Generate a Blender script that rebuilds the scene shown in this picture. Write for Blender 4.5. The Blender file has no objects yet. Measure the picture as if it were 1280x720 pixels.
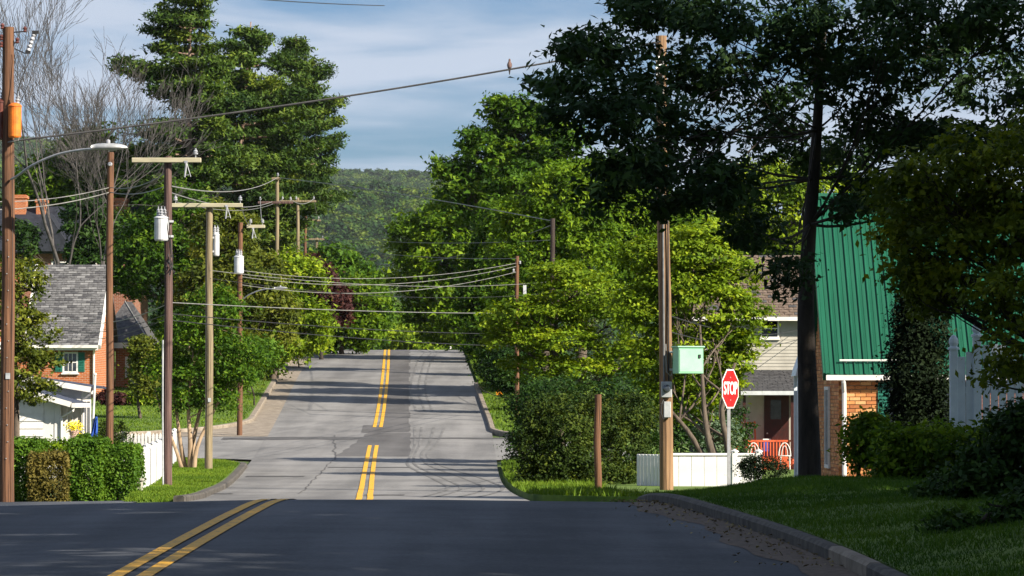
import bpy, math, random
import numpy as np
from mathutils import Vector

scene = bpy.context.scene
COL = scene.collection
R = math.radians

# ------------------------------------------------------------------ camera, sky, sun, exposure
F, HZ = 5000.0, 500.0                       # focal length and horizon row, in photo pixels (1280 wide)
cam_data = bpy.data.cameras.new('camera')
cam_data.sensor_width = 36.0
cam_data.lens = 36.0 * F / 1280.0
cam_data.clip_start, cam_data.clip_end = 0.5, 9000.0
cam = bpy.data.objects.new('camera', cam_data)
COL.objects.link(cam)
cam.location = (0, 0, 0)
cam.rotation_euler = (R(90) + math.atan((HZ - 360) / F), 0, 0)
scene.camera = cam

SUN_EL, SUN_AZ = R(31.5), R(124)              # azimuth clockwise from +Y (the way the camera looks)
S = Vector((math.cos(SUN_EL) * math.sin(SUN_AZ), math.cos(SUN_EL) * math.cos(SUN_AZ), math.sin(SUN_EL)))
world = bpy.data.worlds.new('World')
scene.world = world
world.use_nodes = True
wn, wl = world.node_tree.nodes, world.node_tree.links
wn.clear()
w_out = wn.new('ShaderNodeOutputWorld')
w_bg = wn.new('ShaderNodeBackground')
w_bg.inputs['Strength'].default_value = 0.05
w_sky = wn.new('ShaderNodeTexSky')
w_sky.sky_type = 'NISHITA'
w_sky.sun_disc = False
w_sky.sun_elevation = SUN_EL
w_sky.sun_rotation = SUN_AZ
w_sky.air_density, w_sky.dust_density, w_sky.ozone_density = 1.2, 0.7, 2.5
w_tc = wn.new('ShaderNodeTexCoord')
w_map = wn.new('ShaderNodeMapping')
w_map.inputs['Scale'].default_value = (7.0, 7.0, 46.0)
w_map.inputs['Rotation'].default_value = (0.0, 0.05, 0.0)
w_noise = wn.new('ShaderNodeTexNoise')
w_noise.inputs['Scale'].default_value = 1.15
w_noise.inputs['Detail'].default_value = 7.0
w_noise.inputs['Roughness'].default_value = 0.52
w_noise.inputs['Distortion'].default_value = 0.35
w_ramp = wn.new('ShaderNodeValToRGB')
w_ramp.color_ramp.interpolation = 'EASE'
w_ramp.color_ramp.elements[0].position = 0.34
w_ramp.color_ramp.elements[1].position = 0.58
w_hsv = wn.new('ShaderNodeMixRGB')
w_hsv.blend_type = 'MULTIPLY'
w_hsv.inputs['Fac'].default_value = 1.0
w_hsv.inputs['Color2'].default_value = (0.29, 0.48, 0.80, 1)
w_mix = wn.new('ShaderNodeMixRGB')
w_mix.inputs['Color2'].default_value = (4.3, 5.0, 6.15, 1)      # soft grey cloud veil
wl.new(w_tc.outputs['Generated'], w_map.inputs['Vector'])
wl.new(w_map.outputs['Vector'], w_noise.inputs['Vector'])
wl.new(w_noise.outputs['Fac'], w_ramp.inputs['Fac'])
wl.new(w_sky.outputs['Color'], w_hsv.inputs['Color1'])
wl.new(w_hsv.outputs['Color'], w_mix.inputs['Color1'])
wl.new(w_ramp.outputs['Color'], w_mix.inputs['Fac'])
wl.new(w_mix.outputs['Color'], w_bg.inputs['Color'])
wl.new(w_bg.outputs['Background'], w_out.inputs['Surface'])

sun_data = bpy.data.lights.new('sun', 'SUN')
sun_data.energy = 5.0
sun_data.angle = R(0.55)
sun_data.color = (1.0, 0.90, 0.74)
sun = bpy.data.objects.new('sun', sun_data)
COL.objects.link(sun)
sun.rotation_euler = S.to_track_quat('Z', 'Y').to_euler()

scene.view_settings.view_transform = 'Standard'
scene.view_settings.look = 'None'
scene.view_settings.exposure = 1.35
scene.view_settings.gamma = 1.0
scene.view_settings.use_curve_mapping = False
scene.render.engine = 'CYCLES'
scene.cycles.use_denoising = True
scene.cycles.max_bounces = 6
scene.cycles.diffuse_bounces = 2
scene.cycles.transmission_bounces = 4
scene.cycles.volume_bounces = 0
scene.cycles.transparent_max_bounces = 8


# ------------------------------------------------------------------ helpers
def at(px, py, d):
    """point that lies d metres ahead and is seen at photo pixel (px, py)"""
    return np.array(((px - 640.0) / F * d, d, (HZ - py) / F * d))


def smooth(t):
    t = np.clip(t, 0.0, 1.0)
    return t * t * (3 - 2 * t)


def hermite(knots):
    ks = np.array(knots, float)
    X, Y = ks[:, 0], ks[:, 1]
    d = np.diff(Y) / np.diff(X)
    m = np.zeros(len(X))
    m[0], m[-1] = d[0], d[-1]
    for i in range(1, len(X) - 1):
        w1, w2 = X[i + 1] - X[i], X[i] - X[i - 1]
        m[i] = (d[i - 1] * w1 + d[i] * w2) / (w1 + w2)

    def f(x):
        x = np.clip(np.asarray(x, float), X[0], X[-1])
        i = np.clip(np.searchsorted(X, x) - 1, 0, len(X) - 2)
        h = X[i + 1] - X[i]
        t = (x - X[i]) / h
        return ((2*t**3 - 3*t**2 + 1) * Y[i] + (t**3 - 2*t**2 + t) * h * m[i]
                + (-2*t**3 + 3*t**2) * Y[i+1] + (t**3 - t**2) * h * m[i+1])
    return f


def rot_basis(d):
    d = np.asarray(d, float)
    d = d / (np.linalg.norm(d) + 1e-12)
    a = np.array((0, 0, 1.0)) if abs(d[2]) < 0.9 else np.array((1.0, 0, 0))
    u = np.cross(d, a); u /= np.linalg.norm(u)
    return u, np.cross(d, u), d


class MB:
    """collects shapes, in world coordinates, that become one mesh"""
    def __init__(self):
        self.v, self.f, self.n, self.mi = [], [], 0, []

    def add(self, vs, fs, mi=0):
        self.v.append(np.asarray(vs, float))
        self.f.extend([tuple(i + self.n for i in f) for f in fs])
        self.mi.extend([mi] * len(fs))
        self.n += len(vs)
        return self

    def box(self, c, s, rz=0.0, mi=0, rx=0.0, bevel=0.0):
        x, y, z = s[0] / 2, s[1] / 2, s[2] / 2
        if bevel > 0:
            b = min(bevel, x * .9, y * .9, z * .9)
            vs, idx = [], {}
            for sx in (-1, 1):
                for sy in (-1, 1):
                    for sz in (-1, 1):
                        for k, (bx, by, bz) in enumerate(((0, b, b), (b, 0, b), (b, b, 0))):
                            idx[(sx, sy, sz, k)] = len(vs)
                            vs.append((sx*(x-bx), sy*(y-by), sz*(z-bz)))
            fs = []
            for s_ in (-1, 1):
                q = [idx[(s_, a, b_, 0)] for a, b_ in ((-1, -1), (1, -1), (1, 1), (-1, 1))]
                fs.append(q if s_ > 0 else q[::-1])
                q = [idx[(a, s_, b_, 1)] for a, b_ in ((-1, -1), (1, -1), (1, 1), (-1, 1))]
                fs.append(q[::-1] if s_ > 0 else q)
                q = [idx[(a, b_, s_, 2)] for a, b_ in ((-1, -1), (1, -1), (1, 1), (-1, 1))]
                fs.append(q if s_ > 0 else q[::-1])
            for a in (-1, 1):
                for b_ in (-1, 1):
                    fs.append([idx[(-1, a, b_, 1)], idx[(1, a, b_, 1)], idx[(1, a, b_, 2)], idx[(-1, a, b_, 2)]])
                    fs.append([idx[(a, -1, b_, 0)], idx[(a, 1, b_, 0)], idx[(a, 1, b_, 2)], idx[(a, -1, b_, 2)]])
                    fs.append([idx[(a, b_, -1, 0)], idx[(a, b_, 1, 0)], idx[(a, b_, 1, 1)], idx[(a, b_, -1, 1)]])
                    for c_ in (-1, 1):
                        fs.append([idx[(a, b_, c_, 0)], idx[(a, b_, c_, 1)], idx[(a, b_, c_, 2)]])
            vs = np.array(vs, float)
        else:
            vs = np.array([(i, j, k) for i in (-x, x) for j in (-y, y) for k in (-z, z)], float)
            fs = [(0, 1, 3, 2), (4, 6, 7, 5), (0, 4, 5, 1), (2, 3, 7, 6), (0, 2, 6, 4), (1, 5, 7, 3)]
        if rx:
            ca, sa = math.cos(rx), math.sin(rx)
            vs = vs @ np.array(((1, 0, 0), (0, ca, sa), (0, -sa, ca)))
        if rz:
            ca, sa = math.cos(rz), math.sin(rz)
            vs = vs @ np.array(((ca, sa, 0), (-sa, ca, 0), (0, 0, 1)))
        return self.add(vs + np.asarray(c, float), fs, mi)

    def span(self, x0, x1, y0, y1, z0, z1, mi=0, bevel=0.0):
        return self.box(((x0+x1)/2, (y0+y1)/2, (z0+z1)/2), (abs(x1-x0), abs(y1-y0), abs(z1-z0)), mi=mi, bevel=bevel)

    def tube(self, pts, rad, n=8, mi=0, cap=True):
        pts = np.asarray(pts, float)
        rad = np.full(len(pts), rad) if np.isscalar(rad) else np.asarray(rad, float)
        ds = np.gradient(pts, axis=0)
        u, w, d = rot_basis(ds[0])
        vs = []
        for i, p in enumerate(pts):
            d = ds[i] / (np.linalg.norm(ds[i]) + 1e-12)
            u = u - d * u.dot(d); u /= (np.linalg.norm(u) + 1e-12)
            w = np.cross(d, u)
            for k in range(n):
                a = 2 * math.pi * k / n
                vs.append(p + rad[i] * (math.cos(a) * u + math.sin(a) * w))
        fs = []
        for i in range(len(pts) - 1):
            for k in range(n):
                a, b = i * n + k, i * n + (k + 1) % n
                fs.append((a, b, b + n, a + n))
        if cap:
            fs.append(tuple(range(n))[::-1])
            fs.append(tuple(range((len(pts) - 1) * n, len(pts) * n)))
        return self.add(vs, fs, mi)

    def lathe(self, c, prof, n=14, axis=(0, 0, 1), mi=0):
        """prof: (radius, height) pairs along the axis from point c"""
        u, w, d = rot_basis(axis)
        c = np.asarray(c, float)
        vs, fs = [], []
        for r, h in prof:
            for k in range(n):
                a = 2 * math.pi * k / n
                vs.append(c + d * h + r * (math.cos(a) * u + math.sin(a) * w))
        for i in range(len(prof) - 1):
            for k in range(n):
                a, b = i * n + k, i * n + (k + 1) % n
                fs.append((a, b, b + n, a + n))
        fs.append(tuple(range(n))[::-1]); fs.append(tuple(range((len(prof) - 1) * n, len(prof) * n)))
        return self.add(vs, fs, mi)

    def slab(self, quad, t):
        """four corners extruded by t along the quad's normal"""
        q = np.asarray(quad, float)
        nrm = np.cross(q[1] - q[0], q[3] - q[0]); nrm /= np.linalg.norm(nrm)
        vs = np.vstack((q, q - nrm * t))
        return self.add(vs, [(0, 1, 2, 3), (7, 6, 5, 4), (0, 4, 5, 1), (1, 5, 6, 2), (2, 6, 7, 3), (3, 7, 4, 0)])

    def prism(self, poly, off):
        """polygon (3d points) extruded by vector off"""
        p = np.asarray(poly, float); n = len(p)
        vs = np.vstack((p, p + np.asarray(off, float)))
        fs = [tuple(range(n))[::-1], tuple(range(n, 2 * n))]
        fs += [(k, (k + 1) % n, (k + 1) % n + n, k + n) for k in range(n)]
        return self.add(vs, fs)


def link_mesh(name, me, mats, parent=None, loc=(0, 0, 0)):
    o = bpy.data.objects.new(name, me)
    COL.objects.link(o)
    for m in (mats if isinstance(mats, (list, tuple)) else [mats]):
        me.materials.append(m)
    o.location = loc
    if parent is not None:
        o.parent = parent
    return o


def make_obj(name, mb, mats, parent=None, loc=(0, 0, 0), shade=False):
    me = bpy.data.meshes.new(name)
    v = np.vstack(mb.v) - np.asarray(loc, float)
    me.from_pydata([tuple(p) for p in v], [], mb.f)
    if any(mb.mi):
        me.polygons.foreach_set('material_index', mb.mi)
    if shade:
        me.polygons.foreach_set('use_smooth', [True] * len(me.polygons))
    me.update()
    return link_mesh(name, me, mats, parent, loc if parent is None else (0, 0, 0))


def tag(o, label, cat=None, group=None, kind=None):
    if label: o['label'] = label
    if cat: o['category'] = cat
    if group: o['group'] = group
    if kind: o['kind'] = kind
    return o


class Thing:
    def __init__(self, name, label, cat, loc, group=None, kind=None):
        self.o = bpy.data.objects.new(name, None)
        COL.objects.link(self.o)
        self.loc = np.asarray(loc, float)
        self.o.location = self.loc
        self.o.empty_display_size = 0.2
        tag(self.o, label, cat, group, kind)

    def part(self, name, mb, mats, parent=None, shade=False, label=None):
        me = bpy.data.meshes.new(name)
        v = np.vstack(mb.v) - self.loc
        me.from_pydata([tuple(p) for p in v], [], mb.f)
        if any(mb.mi):
            me.polygons.foreach_set('material_index', mb.mi)
        if shade:
            me.polygons.foreach_set('use_smooth', [True] * len(me.polygons))
        me.update()
        o = link_mesh(name, me, mats, parent if parent is not None else self.o)
        if label: o['label'] = label
        return o

    def piece(self, name, me, where, parent=None):
        o = bpy.data.objects.new(name, me)
        COL.objects.link(o)
        o.parent = parent if parent is not None else self.o
        o.location = np.asarray(where, float) - self.loc
        return o


def single(name, mb, mats, label, cat, group=None, kind=None, shade=False, loc=None):
    v = np.vstack(mb.v)
    if loc is None:
        loc = np.array(((v[:, 0].min() + v[:, 0].max()) / 2, (v[:, 1].min() + v[:, 1].max()) / 2, v[:, 2].min()))
    o = make_obj(name, mb, mats, None, loc, shade)
    return tag(o, label, cat, group, kind)


def fast_quads(name, verts, nq, mats, tint=None, k=4):
    """verts (nq*k,3): nq polygons of k corners each"""
    me = bpy.data.meshes.new(name)
    me.vertices.add(nq * k)
    me.vertices.foreach_set('co', np.ascontiguousarray(verts, np.float32).ravel())
    me.loops.add(nq * k)
    me.loops.foreach_set('vertex_index', np.arange(nq * k, dtype=np.int32))
    me.polygons.add(nq)
    me.polygons.foreach_set('loop_start', np.arange(0, nq * k, k, dtype=np.int32))
    me.polygons.foreach_set('loop_total', np.full(nq, k, np.int32))
    if tint is not None:
        a = me.attributes.new('tint', 'FLOAT', 'POINT')
        a.data.foreach_set('value', np.repeat(tint, k).astype(np.float32))
    me.update(calc_edges=True)
    for m in (mats if isinstance(mats, (list, tuple)) else [mats]):
        me.materials.append(m)
    return me


# ------------------------------------------------------------------ materials
MAT = {}


def new_mat(name):
    m = bpy.data.materials.new(name)
    m.use_nodes = True
    n, l = m.node_tree.nodes, m.node_tree.links
    b = n['Principled BSDF']
    MAT[name] = m
    return m, n, l, b


def setspec(b, v):
    b.inputs['Specular IOR Level'].default_value = v


def noisy(name, c1, c2, scale=8.0, rough=0.7, stretch=(1, 1, 1), bump=0.0, spec=0.3, detail=6, lo=0.35, hi=0.65, metal=0.0, c3=None, coord='Object'):
    m, n, l, b = new_mat(name)
    tc = n.new('ShaderNodeTexCoord'); mp = n.new('ShaderNodeMapping'); nz = n.new('ShaderNodeTexNoise')
    rp = n.new('ShaderNodeValToRGB')
    mp.inputs['Scale'].default_value = stretch
    nz.inputs['Scale'].default_value = scale; nz.inputs['Detail'].default_value = detail
    nz.inputs['Roughness'].default_value = 0.65
    rp.color_ramp.elements[0].position, rp.color_ramp.elements[1].position = lo, hi
    rp.color_ramp.elements[0].color = (*c1, 1); rp.color_ramp.elements[1].color = (*c2, 1)
    if c3:
        e = rp.color_ramp.elements.new(min(0.98, hi + 0.12)); e.color = (*c3, 1)
    l.new(tc.outputs[coord], mp.inputs['Vector']); l.new(mp.outputs['Vector'], nz.inputs['Vector'])
    l.new(nz.outputs['Fac'], rp.inputs['Fac']); l.new(rp.outputs['Color'], b.inputs['Base Color'])
    b.inputs['Roughness'].default_value = rough; b.inputs['Metallic'].default_value = metal
    setspec(b, spec)
    if bump:
        bp = n.new('ShaderNodeBump'); bp.inputs['Strength'].default_value = bump; bp.inputs['Distance'].default_value = 0.02
        l.new(nz.outputs['Fac'], bp.inputs['Height']); l.new(bp.outputs['Normal'], b.inputs['Normal'])
    return m


def leafmat(name, dark, mid, light, trans=0.3, tcol=None, rough=0.62, spec=0.12):
    m, n, l, b = new_mat(name)
    a = n.new('ShaderNodeAttribute'); a.attribute_name = 'tint'
    rp = n.new('ShaderNodeValToRGB')
    rp.color_ramp.elements[0].position, rp.color_ramp.elements[1].position = 0.0, 1.0
    rp.color_ramp.elements[0].color = (*dark, 1); rp.color_ramp.elements[1].color = (*light, 1)
    e = rp.color_ramp.elements.new(0.5); e.color = (*mid, 1)
    l.new(a.outputs['Fac'], rp.inputs['Fac'])
    l.new(rp.outputs['Color'], b.inputs['Base Color'])
    b.inputs['Roughness'].default_value = rough; setspec(b, spec)
    t = n.new('ShaderNodeBsdfTranslucent')
    g = n.new('ShaderNodeMixRGB'); g.blend_type = 'MULTIPLY'; g.inputs['Fac'].default_value = 1.0
    g.inputs['Color2'].default_value = (*(tcol or (1.5, 1.35, 0.35)), 1)
    l.new(rp.outputs['Color'], g.inputs['Color1']); l.new(g.outputs['Color'], t.inputs['Color'])
    mx = n.new('ShaderNodeMixShader'); mx.inputs['Fac'].default_value = trans
    l.new(b.outputs['BSDF'], mx.inputs[1]); l.new(t.outputs['BSDF'], mx.inputs[2])
    l.new(mx.outputs['Shader'], n['Material Output'].inputs['Surface'])
    return m


def brickmat(name, c1, c2, mortar, scale=1.0, swap=False):
    m, n, l, b = new_mat(name)
    tc = n.new('ShaderNodeTexCoord'); sp = n.new('ShaderNodeSeparateXYZ'); cb = n.new('ShaderNodeCombineXYZ')
    ad = n.new('ShaderNodeMath'); ad.operation = 'ADD'
    l.new(tc.outputs['Object'], sp.inputs['Vector'])
    l.new(sp.outputs['X'], ad.inputs[0]); l.new(sp.outputs['Y'], ad.inputs[1])
    l.new(ad.outputs['Value'], cb.inputs['X']); l.new(sp.outputs['Z'], cb.inputs['Y'])
    br = n.new('ShaderNodeTexBrick')
    br.inputs['Scale'].default_value = scale
    br.inputs['Brick Width'].default_value = 0.215; br.inputs['Row Height'].default_value = 0.075
    br.inputs['Mortar Size'].default_value = 0.008
    br.inputs['Color1'].default_value = (*c1, 1); br.inputs['Color2'].default_value = (*c2, 1); br.inputs['Mortar'].default_value = (*mortar, 1)
    l.new(cb.outputs['Vector'], br.inputs['Vector'])
    nz = n.new('ShaderNodeTexNoise'); nz.inputs['Scale'].default_value = 1.6; nz.inputs['Detail'].default_value = 6
    l.new(tc.outputs['Object'], nz.inputs['Vector'])
    mx = n.new('ShaderNodeMixRGB'); mx.blend_type = 'MULTIPLY'; mx.inputs['Fac'].default_value = 0.5
    rp = n.new('ShaderNodeValToRGB'); rp.color_ramp.elements[0].color = (.55, .5, .5, 1); rp.color_ramp.elements[1].color = (1.2, 1.2, 1.2, 1)
    l.new(nz.outputs['Fac'], rp.inputs['Fac'])
    l.new(br.outputs['Color'], mx.inputs['Color1']); l.new(rp.outputs['Color'], mx.inputs['Color2'])
    l.new(mx.outputs['Color'], b.inputs['Base Color'])
    bp = n.new('ShaderNodeBump'); bp.inputs['Strength'].default_value = 0.6; bp.inputs['Distance'].default_value = 0.01; bp.invert = True
    l.new(br.outputs['Fac'], bp.inputs['Height']); l.new(bp.outputs['Normal'], b.inputs['Normal'])
    b.inputs['Roughness'].default_value = 0.85; setspec(b, 0.15)
    return m


def asphalt(name, c1, c2, grain=0.6, streak=True):
    m, n, l, b = new_mat(name)
    tc = n.new('ShaderNodeTexCoord')
    mp = n.new('ShaderNodeMapping'); mp.inputs['Scale'].default_value = (1.0, 0.05, 1.0)
    l.new(tc.outputs['Object'], mp.inputs['Vector'])
    n1 = n.new('ShaderNodeTexNoise'); n1.inputs['Scale'].default_value = 0.9; n1.inputs['Detail'].default_value = 5
    l.new(mp.outputs['Vector'], n1.inputs['Vector'])
    n3 = n.new('ShaderNodeTexNoise'); n3.inputs['Scale'].default_value = 0.35; n3.inputs['Detail'].default_value = 8; n3.inputs['Roughness'].default_value = 0.7
    l.new(tc.outputs['Object'], n3.inputs['Vector'])
    n2 = n.new('ShaderNodeTexNoise'); n2.inputs['Scale'].default_value = 22.0; n2.inputs['Detail'].default_value = 8
    l.new(tc.outputs['Object'], n2.inputs['Vector'])
    ad = n.new('ShaderNodeMath'); ad.operation = 'ADD'
    l.new(n1.outputs['Fac'], ad.inputs[0]); l.new(n3.outputs['Fac'], ad.inputs[1])
    m1 = n.new('ShaderNodeMath'); m1.operation = 'MULTIPLY_ADD'
    m1.inputs[1].default_value = grain
    l.new(n2.outputs['Fac'], m1.inputs[0]); l.new(ad.outputs['Value'], m1.inputs[2])
    mr = n.new('ShaderNodeMapRange')
    mr.inputs['From Min'].default_value = 0.84 + grain * .4; mr.inputs['From Max'].default_value = 1.17 + grain * .6
    l.new(m1.outputs['Value'], mr.inputs['Value'])
    mx = n.new('ShaderNodeMixRGB'); mx.inputs['Color1'].default_value = (*c1, 1); mx.inputs['Color2'].default_value = (*c2, 1)
    l.new(mr.outputs['Result'], mx.inputs['Fac']); l.new(mx.outputs['Color'], b.inputs['Base Color'])
    bp = n.new('ShaderNodeBump'); bp.inputs['Strength'].default_value = 0.25; bp.inputs['Distance'].default_value = 0.01
    l.new(n2.outputs['Fac'], bp.inputs['Height']); l.new(bp.outputs['Normal'], b.inputs['Normal'])
    b.inputs['Roughness'].default_value = 0.85; setspec(b, 0.2)
    return m


asphalt('asphalt_road', (.105, .104, .106), (.20, .197, .197))
asphalt('asphalt_shade_toned', (.030, .035, .045), (.085, .092, .108))  # dark asphalt, deepened and blued to carry the foreground shade
asphalt('dark_patch', (.06, .058, .06), (.105, .102, .104))
asphalt('asphalt_pale', (.13, .129, .13), (.22, .217, .216))
noisy('crack_seal', (.045, .044, .046), (.085, .083, .085), 5, 0.8)
noisy('curved_line_grey', (.085, .084, .085), (.15, .148, .148), 3, 0.85, stretch=(1, .3, 1))
noisy('yellow_paint', (.54, .27, .008), (.62, .33, .015), 9, 0.65, c3=(.13, .10, .06), lo=.3, hi=.53, detail=10)
noisy('concrete_kerb', (.14, .115, .09), (.25, .215, .175), 4, 0.9, bump=.3)
noisy('concrete_dark', (.032, .030, .028), (.10, .09, .08), 4, 0.92, bump=.4)
noisy('gutter_grit', (.06, .045, .036), (.15, .115, .09), 11, 0.95, bump=.5, detail=10)
noisy('soil_grass', (.03, .05, .012), (.075, .11, .02), 0.6, 0.95, detail=10)
noisy('lawn_turf', (.045, .085, .012), (.10, .155, .02), 1.4, 0.95, detail=10, bump=.4)
noisy('bark_grey', (.045, .035, .028), (.12, .095, .075), 9, 0.95, stretch=(1, 1, .25), bump=.6)
noisy('bark_dark', (.016, .013, .011), (.045, .036, .03), 9, 0.95, stretch=(1, 1, .25), bump=.6)
noisy('bark_tan', (.20, .14, .09), (.34, .25, .17), 6, 0.9, stretch=(1, 1, .3), bump=.3)
noisy('bark_pine', (.10, .065, .05), (.24, .17, .13), 5, 0.95, stretch=(1, 1, .3), bump=.5)
noisy('bark_bare', (.035, .033, .034), (.085, .078, .077), 5, 0.9)
noisy('pole_brown', (.05, .025, .016), (.165, .08, .042), 9, 0.85, stretch=(3, 3, .1), bump=.4)
noisy('pole_dark', (.035, .02, .02), (.13, .08, .07), 9, 0.85, stretch=(3, 3, .1), bump=.4)
noisy('pole_tan', (.09, .072, .045), (.25, .20, .125), 9, 0.85, stretch=(3, 3, .1), bump=.4)
noisy('pole_orange', (.085, .05, .03), (.28, .17, .09), 8, 0.8, stretch=(3, 3, .08), bump=.4, c3=(.38, .26, .16))
noisy('pole_black', (.02, .014, .012), (.055, .04, .035), 7, 0.9, stretch=(2.5, 2.5, .18), bump=.4)
noisy('arm_wood', (.26, .24, .17), (.40, .37, .26), 6, .85, stretch=(.3, 2, 2))
noisy('galvanised', (.32, .33, .34), (.48, .49, .5), 6, 0.45, metal=.5)
noisy('transformer_grey', (.36, .375, .40), (.5, .515, .54), 3, 0.4, spec=.5)
noisy('transformer_rust', (.42, .10, .015), (.72, .19, .02), 5, 0.6, c3=(.25, .07, .02))
noisy('porcelain', (.2, .21, .24), (.36, .37, .4), 4, 0.25, spec=.6)
noisy('porcelain_brown', (.06, .02, .015), (.13, .04, .03), 4, 0.25, spec=.6)
noisy('cable_black', (.012, .012, .014), (.03, .03, .032), 3, 0.6)
noisy('cable_pale', (.14, .14, .135), (.24, .24, .23), 3, 0.5)
noisy('mint_metal', (.17, .40, .25), (.23, .47, .31), 3, 0.45, spec=.4)
noisy('mint_metal_lid', (.22, .48, .31), (.28, .54, .37), 3, 0.45, spec=.4)
noisy('meter_grey', (.26, .28, .3), (.4, .42, .44), 5, 0.45, spec=.5)
noisy('meter_dark', (.10, .105, .11), (.17, .175, .18), 5, .55)
noisy('glass_dark', (.015, .02, .026), (.05, .06, .075), 2, 0.08, spec=.7)
noisy('sign_red', (.56, .012, .014), (.66, .02, .02), 3, 0.35, spec=.5)
noisy('sign_white', (.74, .74, .72), (.82, .82, .8), 3, 0.4, spec=.5)
noisy('white_paint', (.52, .51, .49), (.64, .63, .61), 2.5, 0.55)
noisy('white_vinyl', (.54, .545, .55), (.64, .64, .64), 2.5, 0.4)
noisy('blue_white_paint', (.55, .62, .70), (.68, .75, .82), 2.5, 0.5)
noisy('cream_siding', (.28, .268, .235), (.36, .345, .305), 1.6, 0.7)
noisy('brown_shingle', (.07, .05, .04), (.16, .12, .095), 7, 0.9, bump=.3)
noisy('grey_shingle', (.06, .06, .064), (.14, .14, .145), 9, 0.9)
noisy('grey_shingle_pale', (.13, .13, .135), (.20, .20, .205), 9, 0.9)
noisy('grey_shingle_dark', (.035, .035, .04), (.07, .07, .075), 9, 0.9)
noisy('charcoal_shingle', (.03, .03, .034), (.075, .075, .08), 6, 0.9, bump=.3)
noisy('slate_dark', (.008, .010, .016), (.022, .026, .038), 4, .7)
noisy('slate_blue', (.018, .024, .045), (.05, .06, .095), 5, 0.6)
noisy('green_metal', (.003, .052, .029), (.006, .085, .047), 1.2, 0.5, stretch=(5, .25, .25), spec=.3, lo=.3, hi=.6, c3=(.014, .11, .065))
noisy('green_shutter', (.012, .10, .075), (.02, .15, .11), 3, 0.6)
noisy('red_deck', (.42, .065, .02), (.58, .11, .04), 4, 0.7)
noisy('porch_shade_red', (.022, .005, .004), (.045, .009, .007), 4, 0.5)  # red darkened to stand for the deep porch shade
noisy('porch_shade_wall', (.34, .31, .25), (.44, .40, .33), 2, 0.8)
noisy('flag_blue', (.012, .05, .28), (.025, .09, .42), 3, 0.8)
noisy('flower_yellow', (.70, .55, .02), (.85, .72, .06), 6, 0.7)
noisy('terracotta', (.35, .22, .18), (.5, .36, .3), 5, 0.8)
noisy('orange_plastic', (.7, .22, .01), (.8, .3, .02), 4, 0.5)
noisy('car_white', (.75, .76, .78), (.8, .8, .82), 1, 0.2, spec=.6)
noisy('bird_breast', (.10, .06, .055), (.16, .105, .095), 40, 0.9)
noisy('bird_wing', (.025, .023, .026), (.06, .055, .055), 40, 0.9)
brickmat('brick_orange', (.40, .12, .035), (.30, .08, .025), (.42, .33, .25))
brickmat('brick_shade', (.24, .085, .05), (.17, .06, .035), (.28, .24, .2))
noisy('mortar', (.36, .28, .2), (.46, .37, .28), 8, 0.95)
for i, (a, b_) in enumerate((((.42, .17, .055), (.52, .24, .085)), ((.33, .12, .04), (.43, .17, .06)), ((.50, .25, .10), (.58, .32, .14)), ((.26, .09, .035), (.36, .14, .05)))):
    noisy('brick_piece_%d' % i, a, b_, 14, 0.9, bump=.3)
leafmat('leaf_bright', (.022, .055, .004), (.08, .155, .007), (.19, .28, .014), .34)
leafmat('leaf_lime', (.04, .08, .005), (.13, .21, .010), (.28, .35, .02), .32)
leafmat('leaf_mid', (.013, .038, .004), (.046, .108, .007), (.13, .21, .013), .3)
leafmat('leaf_deep', (.008, .024, .006), (.02, .052, .009), (.05, .10, .016), .22)
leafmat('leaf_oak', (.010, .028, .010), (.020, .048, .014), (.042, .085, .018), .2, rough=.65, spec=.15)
leafmat('leaf_maple', (.03, .05, .005), (.085, .125, .009), (.21, .24, .018), .34)
leafmat('leaf_olive', (.028, .045, .007), (.08, .105, .012), (.18, .195, .022), .28)
leafmat('leaf_pine', (.012, .032, .007), (.045, .085, .011), (.14, .18, .018), .15, rough=.6)
leafmat('leaf_yew', (.010, .022, .004), (.026, .048, .006), (.075, .10, .011), .15, rough=.7, spec=.12)
leafmat('leaf_thuja', (.005, .010, .005), (.009, .017, .007), (.015, .026, .009), .1, rough=.8, spec=.08)
leafmat('leaf_hedge', (.03, .075, .008), (.065, .14, .012), (.12, .205, .02), .3)
leafmat('leaf_dead', (.06, .055, .012), (.12, .10, .022), (.2, .165, .04), .2, tcol=(1.2, 1, .5))
leafmat('leaf_plum', (.022, .008, .010), (.045, .016, .016), (.075, .03, .022), .2, tcol=(1.3, .7, .5))
leafmat('leaf_blue', (.05, .085, .055), (.09, .14, .085), (.15, .2, .12), .2)
leafmat('leaf_hill', (.008, .028, .007), (.028, .07, .010), (.10, .145, .018), .2)
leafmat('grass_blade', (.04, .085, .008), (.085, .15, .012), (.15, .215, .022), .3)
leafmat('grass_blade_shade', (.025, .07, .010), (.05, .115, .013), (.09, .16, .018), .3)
leafmat('litter', (.06, .045, .025), (.14, .10, .05), (.24, .2, .08), .1, tcol=(1, 1, .6))
M = MAT

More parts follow.
